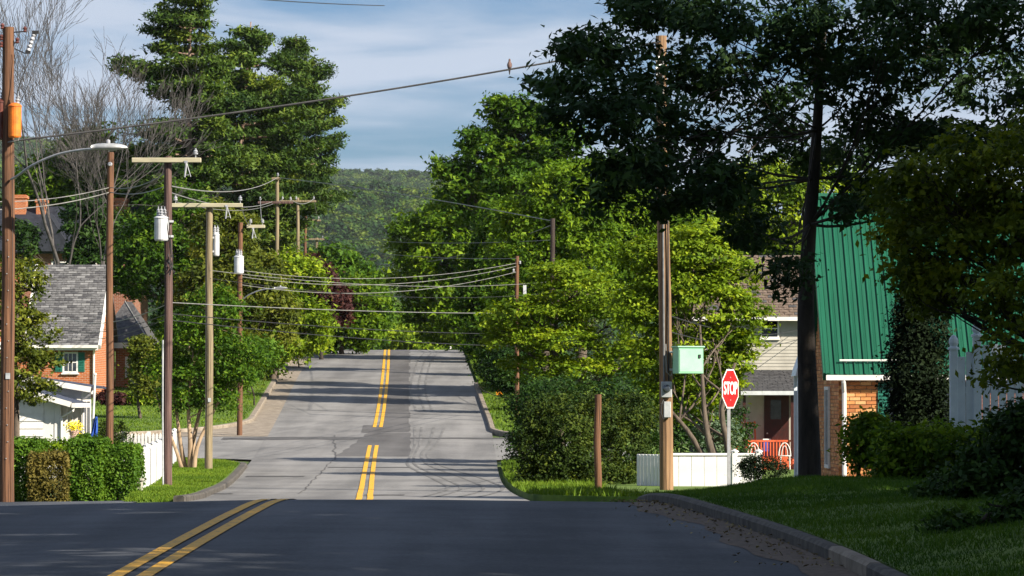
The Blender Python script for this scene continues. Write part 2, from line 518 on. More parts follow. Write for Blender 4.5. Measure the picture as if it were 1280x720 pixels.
# ------------------------------------------------------------------ the lie of the land
zr = hermite([(-200, -1.9), (-60, -1.8), (0, -1.72), (20, -1.58), (32, -1.42), (40, -1.33), (46, -1.28), (50, -1.27), (53, -1.32), (56, -1.44), (62, -1.70), (70, -1.9), (80, -2.03),
              (88, -2.1), (100, -2.12), (115, -2.0), (128, -1.76), (137, -1.43), (146, -1.0), (160, -.33), (180, .66), (200, 1.62),
              (215, 2.27), (226, 2.68), (235, 2.92), (245, 3.06), (260, 3.08), (290, 2.6), (340, 0.2), (420, -5), (600, -16), (900, -26), (1500, -30), (6000, -30)])
xc = hermite([(-200, -3.0), (0, -3.0), (32, -3.06), (50, -3.06), (62, -3.1), (72, -3.08), (80, -3.0), (90, -3.3), (110, -3.95), (135, -4.67), (146, -4.9), (180, -5.75), (227, -7.1), (250, -7.8), (300, -9.6), (400, -14)])
half_r = hermite([(-200, 6.2), (0, 6.2), (36, 6.05), (54, 5.06), (58, 5.0), (64, 5.0), (78, 3.5), (90, 3.35), (115, 3.7), (124, 3.9), (140, 4.1), (166, 4.1), (215, 4.25), (240, 4.45), (400, 4.5)])
half_l = hermite([(-200, 6.2), (0, 6.2), (62, 6.0), (70, 4.8), (80, 3.6), (90, 3.45), (120, 3.65), (142, 3.85), (186, 4.15), (240, 4.1), (400, 4.1)])


def wob(x, y, s, seed=0.0):
    return (np.sin(x / s + seed) * np.cos(y / s * 0.83 + seed * 1.7) + 0.5 * np.sin(x / s * 2.3 + y / s * 1.7 + seed * 2.1) + 0.3 * np.cos(y / s * 3.9 - x / s * 3.1 + seed))


def hill(x, y):
    """wooded ridges far beyond the crest"""
    xx = x + 150.0
    near = hermite([(900, -30), (1150, 0), (1500, 38), (1800, 78), (2020, 100), (2150, 105), (2300, 101), (2600, 86), (2900, 60), (6000, 40)])(y)
    far = hermite([(900, -60), (2400, 40), (2800, 96), (3200, 164), (3450, 192), (3650, 190), (4200, 120), (6000, 60)])(y)
    near = near * (1 - 0.0005 * np.clip(xx, -900, 900)) + 5.0 * wob(x, y, 130, 1.0) * smooth((y - 1000) / 600)
    far = far * (1 - 0.00042 * np.clip(xx, -900, 900)) + 5.0 * wob(x, y, 170, 2.3) * smooth((y - 2400) / 600)
    return np.maximum(near, far)


def groad(x, y):
    x = np.asarray(x, float); y = np.asarray(y, float)
    fg = 1 - smooth((y - 58) / 16)
    camber = fg * (0.024 * np.minimum(0, x + 3.2) - 0.013 * np.maximum(0, x + 1.2))
    camber = np.clip(camber, -.25, .0)
    z = zr(y) + camber
    w = smooth((y - 95) / 35) * (1 - smooth((y - 330) / 90))
    drop = np.maximum(0, zr(y) + 2.9) * smooth((x - 1.2) / 9.0) * w
    return z - drop


def gsheet(x, y):
    x = np.asarray(x, float); y = np.asarray(y, float)
    a = groad(x, y) - 0.07
    t = smooth((y - 700) / 500)
    return a * (1 - t) + hill(x, y) * t


def gz(x, y):
    return float(gsheet(x, y))


def grid_mesh(name, xs, ys, fz, mat, kind='structure', parent=None):
    X, Y = np.meshgrid(xs, ys)
    Z = fz(X, Y)
    v = np.stack((X, Y, Z), -1).reshape(-1, 3)
    nx, ny = len(xs), len(ys)
    i = np.arange((ny - 1) * (nx - 1)); r, c = i // (nx - 1), i % (nx - 1)
    a = r * nx + c
    f = np.stack((a, a + 1, a + nx + 1, a + nx), -1)
    me = bpy.data.meshes.new(name)
    me.from_pydata(v.tolist(), [], f.tolist())
    me.polygons.foreach_set('use_smooth', [True] * len(me.polygons))
    me.update()
    o = link_mesh(name, me, mat, parent)
    if kind and parent is None: o['kind'] = kind
    return o


gxs = np.concatenate((np.linspace(-1700, -400, 14)[:-1], np.linspace(-400, -60, 26)[:-1], np.arange(-60, 60, 2.4), np.linspace(60, 400, 26), np.linspace(400, 1700, 14)[1:]))
gys = np.concatenate((np.linspace(-200, -60, 8)[:-1], np.arange(-60, 330, 2.0), np.linspace(330, 1000, 40), np.linspace(1000, 4500, 110)[1:]))
ground = grid_mesh('ground', gxs, gys, gsheet, M['soil_grass'])
tag(ground, 'grassy ground running from the road to the wooded hills', None, None, 'structure')


def strip_mesh(name, y0, y1, fl, fr, mat, dz, nx=10, step=1.0, parent=None, fz=None, kind='structure', skirt=False):
    """a sheet between two lines x = fl(y) and x = fr(y), lying dz above the road surface"""
    ys = np.linspace(y0, y1, max(2, int(abs(y1 - y0) / step) + 1))
    if skirt:
        ys = np.concatenate(([y0], ys, [y1]))
    L, Rr = np.array([fl(y) for y in ys]), np.array([fr(y) for y in ys])
    t = np.linspace(0, 1, nx)
    if skirt:
        t = np.concatenate(([0], t, [1])); nx += 2
    X = L[:, None] + (Rr - L)[:, None] * t[None]
    Y = np.repeat(ys[:, None], nx, 1)
    Z = (fz(X, Y) if fz else groad(X, Y)) + dz
    if skirt:
        Z[0] -= .4; Z[-1] -= .4; Y[0] -= .02; Y[-1] += .02; Z[:, 0] -= .3; Z[:, -1] -= .3; X[:, 0] -= .02; X[:, -1] += .02
    v = np.stack((X, Y, Z), -1).reshape(-1, 3)
    ny = len(ys)
    i = np.arange((ny - 1) * (nx - 1)); r, c = i // (nx - 1), i % (nx - 1)
    a = r * nx + c
    f = np.stack((a, a + 1, a + nx + 1, a + nx), -1)
    me = bpy.data.meshes.new(name)
    me.from_pydata(v.tolist(), [], f.tolist())
    me.polygons.foreach_set('use_smooth', [not skirt] * len(me.polygons))
    me.update()
    o = link_mesh(name, me, mat, parent)
    if kind and parent is None: o['kind'] = kind
    return o


road = strip_mesh('main_road', -120, 330, lambda y: xc(y) - half_l(y), lambda y: xc(y) + half_r(y), M['asphalt_road'], 0.0, nx=22)
fg = strip_mesh('shade_toned_road', -120, 74, lambda y: xc(y) - half_l(y), lambda y: xc(y) + half_r(y), M['asphalt_shade_toned'], 0.004, nx=22)
tag(fg, 'dark asphalt over the rise in the foreground, shade mixed into its colour', None, None, 'structure')
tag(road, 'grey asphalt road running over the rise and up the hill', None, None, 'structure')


def side(name, x0, x1, ya, yb, label, mat):
    xs = np.linspace(x0, x1, int(abs(x1 - x0) / 0.8) + 2); n = 12
    flare = lambda x: 3.2 * np.exp(-abs(x - x0) / 2.2)
    X = np.repeat(xs[:, None], n, 1)
    t = np.linspace(0, 1, n)
    Y = (ya - flare(X)) + ((yb - ya) + 2 * flare(X)) * t[None]
    v = np.stack((X, Y, groad(X, Y) - 0.006), -1).reshape(-1, 3)
    ny = len(xs)
    i = np.arange((ny - 1) * (n - 1)); r, c = i // (n - 1), i % (n - 1)
    a = r * n + c
    f = np.stack((a, a + 1, a + n + 1, a + n), -1)
    if x1 > x0: f = f[:, ::-1]
    me = bpy.data.meshes.new(name); me.from_pydata(v.tolist(), [], f.tolist()); me.update()
    o = link_mesh(name, me, mat)
    tag(o, label, None, None, 'structure')
    return o


side('side_street', -7.4, -60, 126.8, 140.6, 'pale side street leaving the road on the left', M['asphalt_pale'])
side('side_street', -1.2, 40, 126.5, 137, 'side street opening on the right half way up', M['asphalt_pale'])
side('side_street', -7.5, -60, 64.5, 79.0, 'side street opening on the left behind the rise', M['asphalt_shade_toned'])
side('side_street', 0.3, 60, 64.5, 76.5, 'side street behind the mown corner lawn with the stop sign', M['asphalt_pale'])

# painted lines and repairs on the road (children of the road)
LW, LG = 0.127, 0.105


def yline(y0, y1, sgn, shift=0.0):
    a = lambda y: xc(y) + shift + sgn * (LG / 2 + LW / 2) - LW / 2
    b = lambda y: xc(y) + shift + sgn * (LG / 2 + LW / 2) + LW / 2
    return strip_mesh('yellow_line', y0, y1, a, b, M['yellow_paint'], 0.014, nx=2, parent=road)


for s_ in (-1, 1):
    yline(-20, 58.0, s_)
    yline(79.5, 134.5, s_)
    yline(146, 300, s_)
px2x = lambda px, y: (px - 640.0) / F * y
strip_mesh('dark_patch', 143, 300, lambda y: xc(y) + .16, lambda y: px2x(512 + 1.3 * math.sin(y * .7) + .8 * math.sin(y * 2.1), y), M['dark_patch'], 0.006, nx=4, parent=road)
strip_mesh('dark_patch', 127, 142.6, lambda y: xc(y) - .3 - .055 * (142.6 - y) + .05 * math.sin(y * 1.9), lambda y: px2x(513 + math.sin(y * 1.3), y), M['dark_patch'], 0.006, nx=4, parent=road)
strip_mesh('dark_patch', 142.6, 147.5, lambda y: xc(y) - .55, lambda y: xc(y) + .15, M['dark_patch'], 0.005, nx=3, parent=road)
strip_mesh('dark_patch', 232, 262, lambda y: px2x(405, y), lambda y: px2x(452, y), M['dark_patch'], 0.006, nx=4, parent=road)  # darker strip over the left lane at the hilltop
for (pa, pb, y_, w_) in ((308, 381, 108.5, 1.1), (455, 506, 88.5, .9), (410, 512, 117, .5), (278, 470, 139.0, 1.6), (505, 640, 139.2, .8), (256, 292, 90, .7), (520, 560, 112, .5)):
    sl = random.Random(int(pa)).uniform(-.04, .04)
    n_ = 9
    xs_ = np.linspace(px2x(pa, y_), px2x(pb, y_), n_)
    mb = MB(); rg_ = random.Random(int(pa * 3))
    up = [(x, y_ + sl * (x - xs_[0]) + w_ / 2 * rg_.uniform(.6, 1.2)) for x in xs_]
    dn = [(x, y_ + sl * (x - xs_[0]) - w_ / 2 * rg_.uniform(.6, 1.2)) for x in xs_]
    mb.add([(x, y, float(groad(x, y)) + .009) for x, y in dn + up], [(i, i + 1, n_ + i + 1, n_ + i) for i in range(n_ - 1)])
    make_obj('crack_seal', mb, M['crack_seal'], road)


def ribbon(name, pts, w, mat, dz, parent):
    pts = np.asarray(pts, float)
    d = np.gradient(pts, axis=0); nn = np.stack((-d[:, 1], d[:, 0]), -1); nn /= np.linalg.norm(nn, axis=1)[:, None]
    w = np.broadcast_to(w, (len(pts),))
    a, b = pts + nn * w[:, None] / 2, pts - nn * w[:, None] / 2
    v = [(x, y, float(groad(x, y)) + dz) for x, y in np.vstack((a, b))]
    n = len(pts)
    mb = MB(); mb.add(v, [(i, n + i, n + i + 1, i + 1) for i in range(n - 1)])
    return make_obj(name, mb, mat, parent)


def poly(pts, n=40):
    f1 = hermite([(i, p[0]) for i, p in enumerate(pts)]); f2 = hermite([(i, p[1]) for i, p in enumerate(pts)])
    t = np.linspace(0, len(pts) - 1, n)
    return np.stack((f1(t), f2(t)), -1)


rgc = random.Random(5)
ck = [(px2x(418 + rgc.uniform(-2.5, 2.5), y), y) for y in np.linspace(124, 141, 16)]
ribbon('road_crack', ck, .05, M['crack_seal'], .008, road)
ribbon('road_crack', [(px2x(375 + 40 * t + rgc.uniform(-2, 2), 90 + 34 * t), 90 + 34 * t) for t in np.linspace(0, 1, 24)], .03, M['dark_patch'], .008, road)
for off in (22, 38, 66, 90):  # thin curved lines, slightly darker than the road around them
    pts = [((506 + off * .55), 146), (510 + off * .4, 136), (507 + off * .3, 128), (497 + off * .6, 119), (520 + off * .9, 107), (538 + off * 1.0, 97), (520 + off * 1.05, 90), (505 + off, 86)]
    ribbon('curved_line', poly([(px2x(p, y), y) for p, y in pts], 60), .085, M['curved_line_grey'], .008, road)
for off in (0, 9, 17):
    pts = [(522 + off, 238), (530 + off, 226), (523 + off, 212), (518 + off, 195), (513 + off * 1.1, 175), (520 + off * 1.2, 158)]
    ribbon('curved_line', poly([(px2x(p, y), y) for p, y in pts], 60), .085, M['curved_line_grey'], .008, road)

# kerbs, gutters and lawns
KR = 6.0


def xk(y):      # right foreground kerb, rounding into the side street
    e = float(xc(y) + half_r(y)) - .14
    if y > 56:
        t = min(1.0, (y - 56) / KR)
        e = float(xc(56) + half_r(56)) - .14 + KR - math.sqrt(max(0.0, KR * KR - (t * KR) ** 2)) + 2.0 * t ** 3
    return e


zl = hermite([(20, -1.12), (30, -1.09), (40, -1.06), (50, -1.08), (57, -1.13), (60.5, -1.22), (62.2, -1.42), (63.5, -1.55)])


XKY = np.linspace(20, 64, 260); XKX = np.array([xk(a) for a in XKY])


def lawn_z(x, y):
    x = np.asarray(x, float); y = np.asarray(y, float)
    k = np.interp(y, XKY, XKX)
    base = groad(k, y) + .115
    t = smooth((x - k) / 2.3)
    bumps = .018 * wob(x, y, .9, 3.0) * smooth((x - k) / 0.8)
    return np.maximum(base * (1 - t) + np.maximum(zl(y), base) * t, base) + bumps


lawn_r = strip_mesh('corner_lawn', 24, 61.95, lambda y: xk(y) + .13, lambda y: 16.0, M['lawn_turf'], 0.0, nx=40, step=.4, fz=lawn_z, skirt=True)
tag(lawn_r, 'shaded mown corner lawn around the tall dark trunk', None, None, 'structure')


def kerb(name, pts, h, w, mat, label, sink=.1):
    pts = np.asarray(pts, float)
    d = np.gradient(pts, axis=0); nn = np.stack((-d[:, 1], d[:, 0]), -1); nn /= np.linalg.norm(nn, axis=1)[:, None]
    prof = [(-w / 2, -sink), (-w / 2, h - .03), (-w / 2 + .03, h), (w / 2 - .03, h), (w / 2, h - .03), (w / 2, -sink)]
    vs, n = [], len(pts)
    for p, q in zip(pts, nn):
        z0 = float(groad(p[0], p[1]))
        for o_, h_ in prof:
            vs.append((p[0] + q[0] * o_, p[1] + q[1] * o_, z0 + h_))
    k = len(prof)
    fs = [(i * k + j, i * k + j + 1, (i + 1) * k + j + 1, (i + 1) * k + j) for i in range(n - 1) for j in range(k - 1)]
    fs += [tuple(range(k))[::-1], tuple(range((n - 1) * k, n * k))]
    mb = MB(); mb.add(vs, fs)
    o = make_obj(name, mb, mat)
    return tag(o, label, None, None, 'structure')


kp = [(xk(y) + .02, y) for y in np.arange(24.0, 62.0, .4)]
i0 = 0
for j, (a_, b_) in enumerate(((0, 22), (22, 29), (29, 44), (44, 59), (59, 74), (74, 94))):      # cast lengths with open joints
    seg = np.array(kp[a_:b_ + 1])
    if j < 5: seg[-1] = seg[-1] * .95 + seg[-2] * .05
    kerb('kerb', seg, .135 if j == 1 else .13, .15, M['concrete_kerb' if j == 1 else 'concrete_dark'], 'paler newer kerb length near the lower right corner' if j == 1 else 'dark worn concrete kerb beside the corner lawn')
strip_mesh('gutter', 20, 57.5, lambda y: xk(y) - .56 - .10 * math.sin(y * .7) - .05 * math.sin(y * 2.3), lambda y: xk(y) - .05, M['gutter_grit'], .008, nx=4, step=.5)

fence_x = hermite([(60, -7.0), (84, -7.95), (118, -9.95), (140, -11.2)])


def island_edge(y):
    e = float(xc(y) - half_l(y))
    if y > 117:
        t = min(1.0, (y - 117) / 8.5)
        e -= 9.0 * (1 - math.sqrt(max(0, 1 - t * t)))
    return e


up_z = lambda x, y: groad(x, y) - .02 + .13 * smooth((np.asarray(y) - 80.0) / 2.5)
isl = strip_mesh('corner_lawn', 80.2, 125.4, lambda y: min(float(fence_x(y)), island_edge(y) - .1) - (4 if y > 118 else 0), lambda y: island_edge(y) - .16, M['lawn_turf'], 0, nx=14, step=.6, fz=up_z, skirt=True)
tag(isl, 'sunlit grass corner under the multi-stemmed tree', None, None, 'structure')
kerb('kerb', [(island_edge(y) - .06, y) for y in np.arange(80, 125.5, .6)], .12, .22, M['concrete_dark'], 'dark kerb curving round the sunlit grass corner')


def upl_edge(y):
    e = float(xc(y) - half_l(y)) - .9
    if y < 151:
        t = min(1.0, (151 - y) / 11.0)
        e -= 7.0 * (1 - math.sqrt(max(0, 1 - t * t)))
    return e


bank = lambda x, y: groad(x, y) + .12 + .03 * np.maximum(0, (xc(y) - 5.2 - x)) * smooth((y - 160) / 30)
ul = strip_mesh('house_lawn', 140.2, 250, lambda y: -45, lambda y: upl_edge(y) - .1, M['lawn_turf'], 0, nx=44, step=.8, fz=bank, skirt=True)
tag(ul, 'sunlit lawn sloping up to the brick house', None, None, 'structure')
kerb('kerb', [(upl_edge(y), y) for y in np.arange(140.1, 250, .8)], .12, .24, M['concrete_kerb'], 'pale tan kerb along the lawn on the left')
strip_mesh('gutter', 140.3, 250, lambda y: upl_edge(y) + .1, lambda y: float(xc(y) - half_l(y)) + .05, M['concrete_kerb'], .004, nx=3, step=1)
ur_edge = lambda y: float(xc(y) + half_r(y)) + .12 + (3.0 * (1 - math.sqrt(max(0, 1 - min(1, (144 - y) / 5.0) ** 2))) if y < 144 else 0)
vr = strip_mesh('grass_verge', 139.3, 250, ur_edge, lambda y: 14.0, M['lawn_turf'], 0, nx=16, step=.8, fz=lambda x, y: groad(x, y) + .1, skirt=True)
tag(vr, 'grass verge on the right of the road uphill of the side street', None, None, 'structure')
kerb('kerb', [(ur_edge(y) - .1, y) for y in np.arange(139.2, 180, .8)], .12, .2, M['concrete_kerb'], 'kerb rounding the right verge uphill of the side street')
lr_edge = lambda y: float(xc(y) + half_r(y)) + .12 + (3.0 * (1 - math.sqrt(max(0, 1 - min(1, (y - 118) / 5.5) ** 2))) if y > 118 else 0) + (6 * (1 - math.sqrt(max(0, 1 - min(1, (85 - y) / 6) ** 2))) if y < 85 else 0)
v2 = strip_mesh('grass_verge', 79.2, 123.4, lr_edge, lambda y: 12.0, M['lawn_turf'], 0, nx=16, step=.8, fz=lambda x, y: groad(x, y) + .09, skirt=True)
tag(v2, 'narrow grass verge in front of the dark hedge', None, None, 'structure')


def grass(name, n, y0, y1, fl, fr, fz, h, w, mat, label, seed, dens_near=True):
    rg = np.random.default_rng(seed)
    y = rg.uniform(y0, y1, n)
    q = np.linspace(y0, y1, 240)
    l = np.interp(y, q, [fl(a) for a in q]); r = np.interp(y, q, [fr(a) for a in q])
    x = l + (r - l) * rg.random(n)
    z = fz(x, y) - .005
    hh = h * rg.uniform(.45, 1.25, n) * (1 + .35 * wob(x, y, .6, 1.3)).clip(.4, 1.6); a = rg.uniform(0, math.tau, n)
    lean = rg.normal(0, .45, (n, 2)) * hh[:, None]
    dx, dy = np.cos(a) * w / 2, np.sin(a) * w / 2
    v = np.empty((n, 3, 3))
    v[:, 0] = np.stack((x - dx, y - dy, z), -1); v[:, 1] = np.stack((x + dx, y + dy, z), -1)
    v[:, 2] = np.stack((x + lean[:, 0], y + lean[:, 1], z + hh), -1)
    tint = np.clip(rg.normal(.5, .2, n) + .22 * wob(x, y, 1.8, .4), 0, 1)
    me = fast_quads(name, v.reshape(-1, 3), n, mat, tint, k=3)
    o = bpy.data.objects.new(name, me); COL.objects.link(o)
    return tag(o, label, 'grass', None, 'stuff')


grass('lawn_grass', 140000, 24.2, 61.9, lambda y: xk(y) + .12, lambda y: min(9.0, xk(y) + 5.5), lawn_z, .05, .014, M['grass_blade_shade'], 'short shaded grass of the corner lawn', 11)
grass('lawn_grass', 46000, 80.3, 125.3, lambda y: min(float(fence_x(y)), island_edge(y) - .1), lambda y: island_edge(y) - .2, up_z, .06, .03, M['grass_blade'], 'bright short grass of the sunlit corner', 12)
grass('lawn_grass', 50000, 140.4, 215, lambda y: -19, lambda y: upl_edge(y) - .15, bank, .07, .05, M['grass_blade'], 'bright short grass of the lawn below the brick house', 13)
grass('verge_grass', 16000, 140, 230, ur_edge, lambda y: ur_edge(y) + 2.5, lambda x, y: groad(x, y) + .1, .12, .05, M['grass_blade'], 'rough grass on the right verge uphill', 14)
grass('verge_grass', 16000, 80, 122, lr_edge, lambda y: lr_edge(y) + 2.0, lambda x, y: groad(x, y) + .09, .12, .035, M['grass_blade'], 'rough grass on the verge before the dark hedge', 15)
rg = np.random.default_rng(21)
n_ = 420
yy = rg.uniform(34, 57, n_); kk = np.array([xk(a) for a in yy]); xx = kk - .06 - np.abs(rg.normal(0, .33, n_)).clip(0, .9)
aa = rg.uniform(0, math.tau, n_); sz = rg.uniform(.012, .035, n_)
vv = np.empty((n_, 4, 3))
for k_, (u_, w_) in enumerate(((-1, 0), (0, -.5), (1, 0), (0, .5))):
    vv[:, k_, 0] = xx + sz * (u_ * np.cos(aa) - w_ * np.sin(aa)); vv[:, k_, 1] = yy + sz * (u_ * np.sin(aa) + w_ * np.cos(aa))
    vv[:, k_, 2] = groad(xx, yy) + .018 + rg.uniform(0, .03, n_)
me = fast_quads('leaf_litter', vv.reshape(-1, 3), n_, M['litter'], rg.random(n_))
o = bpy.data.objects.new('leaf_litter', me); COL.objects.link(o)
tag(o, 'dead leaves and grit gathered in the gutter', 'leaf litter', None, 'stuff')

# ------------------------------------------------------------------ vegetation
def leaf_verts(P, N, size, aspect, rg, tri=False):
    """rhombic leaves centred on P facing N"""
    n = len(P)
    N = N / (np.linalg.norm(N, axis=1)[:, None] + 1e-9)
    t = rg.normal(0, 1, (n, 3)); t -= N * (t * N).sum(1)[:, None]; t /= (np.linalg.norm(t, axis=1)[:, None] + 1e-9)
    b = np.cross(N, t)
    s = (size * rg.uniform(.45, 1.45, n))[:, None]
    if tri:
        v = np.empty((n, 3, 3))
        w = aspect * rg.uniform(.35, .75, n)[:, None]
        v[:, 0] = P - t * s * .45 + b * s * w; v[:, 1] = P - t * s * rg.uniform(.2, .55, n)[:, None] - b * s * w; v[:, 2] = P + t * s * .6
        return v.reshape(-1, 3)
    v = np.empty((n, 4, 3))
    v[:, 0] = P - t * s * .5; v[:, 2] = P + t * s * .5
    fold = N * s * .08
    v[:, 1] = P + b * s * .5 * aspect + fold; v[:, 3] = P - b * s * .5 * aspect + fold
    return v.reshape(-1, 3)


def lobe(px, py, rx, ry, d, dd=0.0, rd=None):
    """a crown lobe centred at photo pixel (px,py), radii in photo pixels at distance d (+dd metres)"""
    k = (d + dd) / F
    c = at(px, py, d + dd)
    return (*c, rx * k, (rd if rd else rx * k), ry * k)


def crown_points(lobes, ncl, rg, shell=.55, under=.45):
    L = np.array(lobes, float)
    area = L[:, 3] * L[:, 5] + L[:, 4] * L[:, 5] + L[:, 3] * L[:, 4]
    idx = rg.choice(len(L), ncl, p=area / area.sum())
    d = rg.normal(0, 1, (ncl, 3)); d /= np.linalg.norm(d, axis=1)[:, None]
    low = d[:, 2] < -.25
    flip = low & (rg.random(ncl) > under)
    d[flip, 2] *= -1
    rr = shell + (1 - shell) * rg.random(ncl) ** .6
    rr *= rg.uniform(.9, 1.12, ncl)
    C = L[idx, :3] + d * L[idx, 3:6] * rr[:, None]
    out = d / L[idx, 3:6]; out /= np.linalg.norm(out, axis=1)[:, None]
    return C, out, idx


def tree(name, label, base, lobes, mat, ncl, lpc, leaf, clr, seed, trunk_r=.2, bark='bark_grey', flat=.6, aspect=.55, group=None,
         trunk=None, cat='tree', shell=.55, under=.45, up=.5, top=None, twigs=60, droop=0.0, limb_scale=1.0, stems=None, kmin=4):
    rg = np.random.default_rng(seed)
    base = np.asarray(base, float)
    T = Thing(name, label, cat, base, group)
    tri = base[1] > 135 and base[2] != 0.0
    if tri: lpc = int(lpc * 1.75)
    C, out, idx = crown_points(lobes, ncl, rg, shell, under)
    sc_ = rg.uniform(.6, 1.35, ncl)
    P = np.repeat(C, lpc, 0) + rg.normal(0, 1, (ncl * lpc, 3)) * (clr * np.repeat(sc_, lpc))[:, None] * np.array((.5, .5, .5 * flat))
    if droop:
        r2 = ((P[:, :2] - np.repeat(C, lpc, 0)[:, :2]) ** 2).sum(1)
        P[:, 2] -= droop * r2 / clr
    N = np.repeat(out, lpc, 0) * .5 + np.array((0, 0, up)) + rg.normal(0, .55, P.shape)
    V = leaf_verts(P, N, leaf, aspect, rg, tri)
    tint = np.clip(np.repeat(rg.normal(.46, .2, ncl), lpc) + rg.normal(0, .14, len(P)), 0, 1)
    me = fast_quads('crown', V - np.tile(base, (len(V), 1)), len(P), mat, tint, k=3 if tri else 4)
    o = bpy.data.objects.new('crown', me); COL.objects.link(o); o.parent = T.o
    # trunk with limbs reaching into every lobe
    mb = MB()
    L = np.array(lobes, float)
    
    if top is None:
        top = np.array((L[:, 0].mean() * .6 + base[0] * .4, L[:, 1].mean() * .6 + base[1] * .4, (L[:, 2] + .25 * L[:, 5]).max()))
    tp = trunk if trunk is not None else [base + (0, 0, -.2), base * .7 + np.asarray(top) * .3 + rg.normal(0, .08, 3) * (1, 1, 0), base * .35 + np.asarray(top) * .65 + rg.normal(0, .12, 3) * (1, 1, 0), top]
    tp = np.array([np.asarray(q, float) for q in tp])
    f = [hermite([(i, q[k]) for i, q in enumerate(tp)]) for k in range(3)]
    t = np.linspace(0, len(tp) - 1, 14)
    path = np.stack([g(t) for g in f], -1)
    rr = trunk_r * (1 - .8 * np.linspace(0, 1, 14) ** 1.2)
    rr[0] *= 1.35
    starts = [(path, rr)]
    for (sp, sr) in (stems or []):
        sp = np.array([np.asarray(q, float) for q in sp]); m_ = len(sp)
        g = [hermite([(i, q[k]) for i, q in enumerate(sp)]) for k in range(3)]
        tt = np.linspace(0, m_ - 1, 10)
        pth = np.stack([h(tt) for h in g], -1)
        mb.tube(pth, sr * (1 - .7 * np.linspace(0, 1, 10)), 8)
        starts.append((pth, sr * (1 - .7 * np.linspace(0, 1, 10))))
    mb.tube(path, rr, 10)

    def branch(a, b, r0, r1, n=7, sides=5):
        a, b = np.asarray(a), np.asarray(b)
        m_ = (a + b) / 2 + np.array((0, 0, -.12 * np.linalg.norm(b - a))) + rg.normal(0, .07 * np.linalg.norm(b - a), 3)
        q = np.linspace(0, 1, n)[:, None]
        pts = (1 - q) ** 2 * a + 2 * q * (1 - q) * m_ + q * q * b
        mb.tube(pts, np.linspace(r0, r1, n), sides)
        return pts
    ends = []
    for li in range(len(L)):
        pth, rad = starts[rg.integers(len(starts))]
        c = L[li, :3]
        h0 = c[2] - .6 * L[li, 5] - .5 * np.linalg.norm(c[:2] - path[:, :2].mean(0))
        k = int(np.clip(np.searchsorted(pth[:, 2], h0), kmin, len(pth) - 3))
        if kmin > 4: k = int(rg.integers(kmin - 1, len(pth) - 1))
        ends.append(branch(pth[k], c, rad[k] * .62 * limb_scale, rad[k] * .2 * limb_scale))
    for k in rg.choice(ncl, min(twigs, ncl), replace=False):
        e = ends[idx[k]]
        s_ = e[rg.integers(2, len(e))]
        branch(s_, C[k], trunk_r * .13 * limb_scale, trunk_r * .035 * limb_scale, 5, 4)
    T.part('trunk', mb, M[bark], shade=True)
    return T


def bush(name, label, base, lobes, mat, ncl, lpc, leaf, clr, seed, **kw):
    kw.setdefault('cat', 'shrub'); kw.setdefault('bark', 'bark_dark'); kw.setdefault('trunk_r', .04); kw.setdefault('twigs', 30); kw.setdefault('shell', .5); kw.setdefault('under', .8)
    return tree(name, label, base, lobes, mat, ncl, lpc, leaf, clr, seed, **kw)


def hedge(name, label, boxes, mat, n, leaf, seed, base, cat='hedge', rough=.06, parts=None, bark='bark_dark'):
    """clipped hedge: leaves through the outer layer of a box, on a frame of stems"""
    T = Thing(name, label, cat, base)
    rg = np.random.default_rng(seed)
    for pi, (x0, x1, y0, y1, z0, z1, mt, pname, nn) in enumerate(boxes):
        ax, ay, az = x1 - x0, y1 - y0, z1 - z0
        A = np.array((ay * az, ay * az, ax * az * 2.0, ax * az * .6, ax * ay * 1.2))
        f = rg.choice(5, nn, p=A / A.sum())
        u, v, dpt = rg.random(nn), rg.random(nn), np.abs(rg.normal(0, .10, nn))
        P = np.empty((nn, 3)); N = np.zeros((nn, 3))
        P[:, 0] = x0 + ax * u; P[:, 1] = y0 + ay * v; P[:, 2] = z0 + az * rg.random(nn)
        for k, (axi, val, sg) in enumerate(((0, x0, 1), (0, x1, -1), (1, y0, 1), (1, y1, -1), (2, z1, -1))):
            s_ = f == k
            P[s_, axi] = val + sg * dpt[s_]
            N[s_, axi] = -sg
        bumpy = rough * wob(P[:, 0] * 1.0, P[:, 2] * 1.0 + P[:, 1], .22, seed)
        P += N * bumpy[:, None] + rg.normal(0, .02, P.shape)
        # rounded shoulders
        top = smooth((P[:, 2] - (z1 - .3)) / .3)
        P[:, 0] += -(P[:, 0] - (x0 + x1) / 2) * .05 * top; P[:, 1] += -(P[:, 1] - (y0 + y1) / 2) * .12 * top
        N = N * .6 + np.array((0, 0, .4)) + rg.normal(0, .6, N.shape)
        V = leaf_verts(P, N, leaf, .6, rg)
        tint = np.clip(rg.normal(.47, .2, nn) + .22 * wob(P[:, 0], P[:, 2], .3, seed + 1.0), 0, 1)
        me = fast_quads(pname, V - np.asarray(base), nn, M[mt], tint)
        o = bpy.data.objects.new(pname, me); COL.objects.link(o); o.parent = T.o
    mb = MB()
    for (x0, x1, y0, y1, z0, z1, mt, pname, nn) in boxes:
        for k in range(max(3, int((x1 - x0) * 5))):
            a = np.array((rg.uniform(x0 + .15, x1 - .15), rg.uniform(y0 + .2, y1 - .2), z0 - .15))
            b = a + np.array((rg.normal(0, .15), rg.normal(0, .15), (z1 - z0) * .9))
            mb.tube([a, (a + b) / 2 + rg.normal(0, .05, 3), b], [.025, .02, .008], 5)
    T.part('stems', mb, M[bark])['kind'] = 'stuff'
    return T


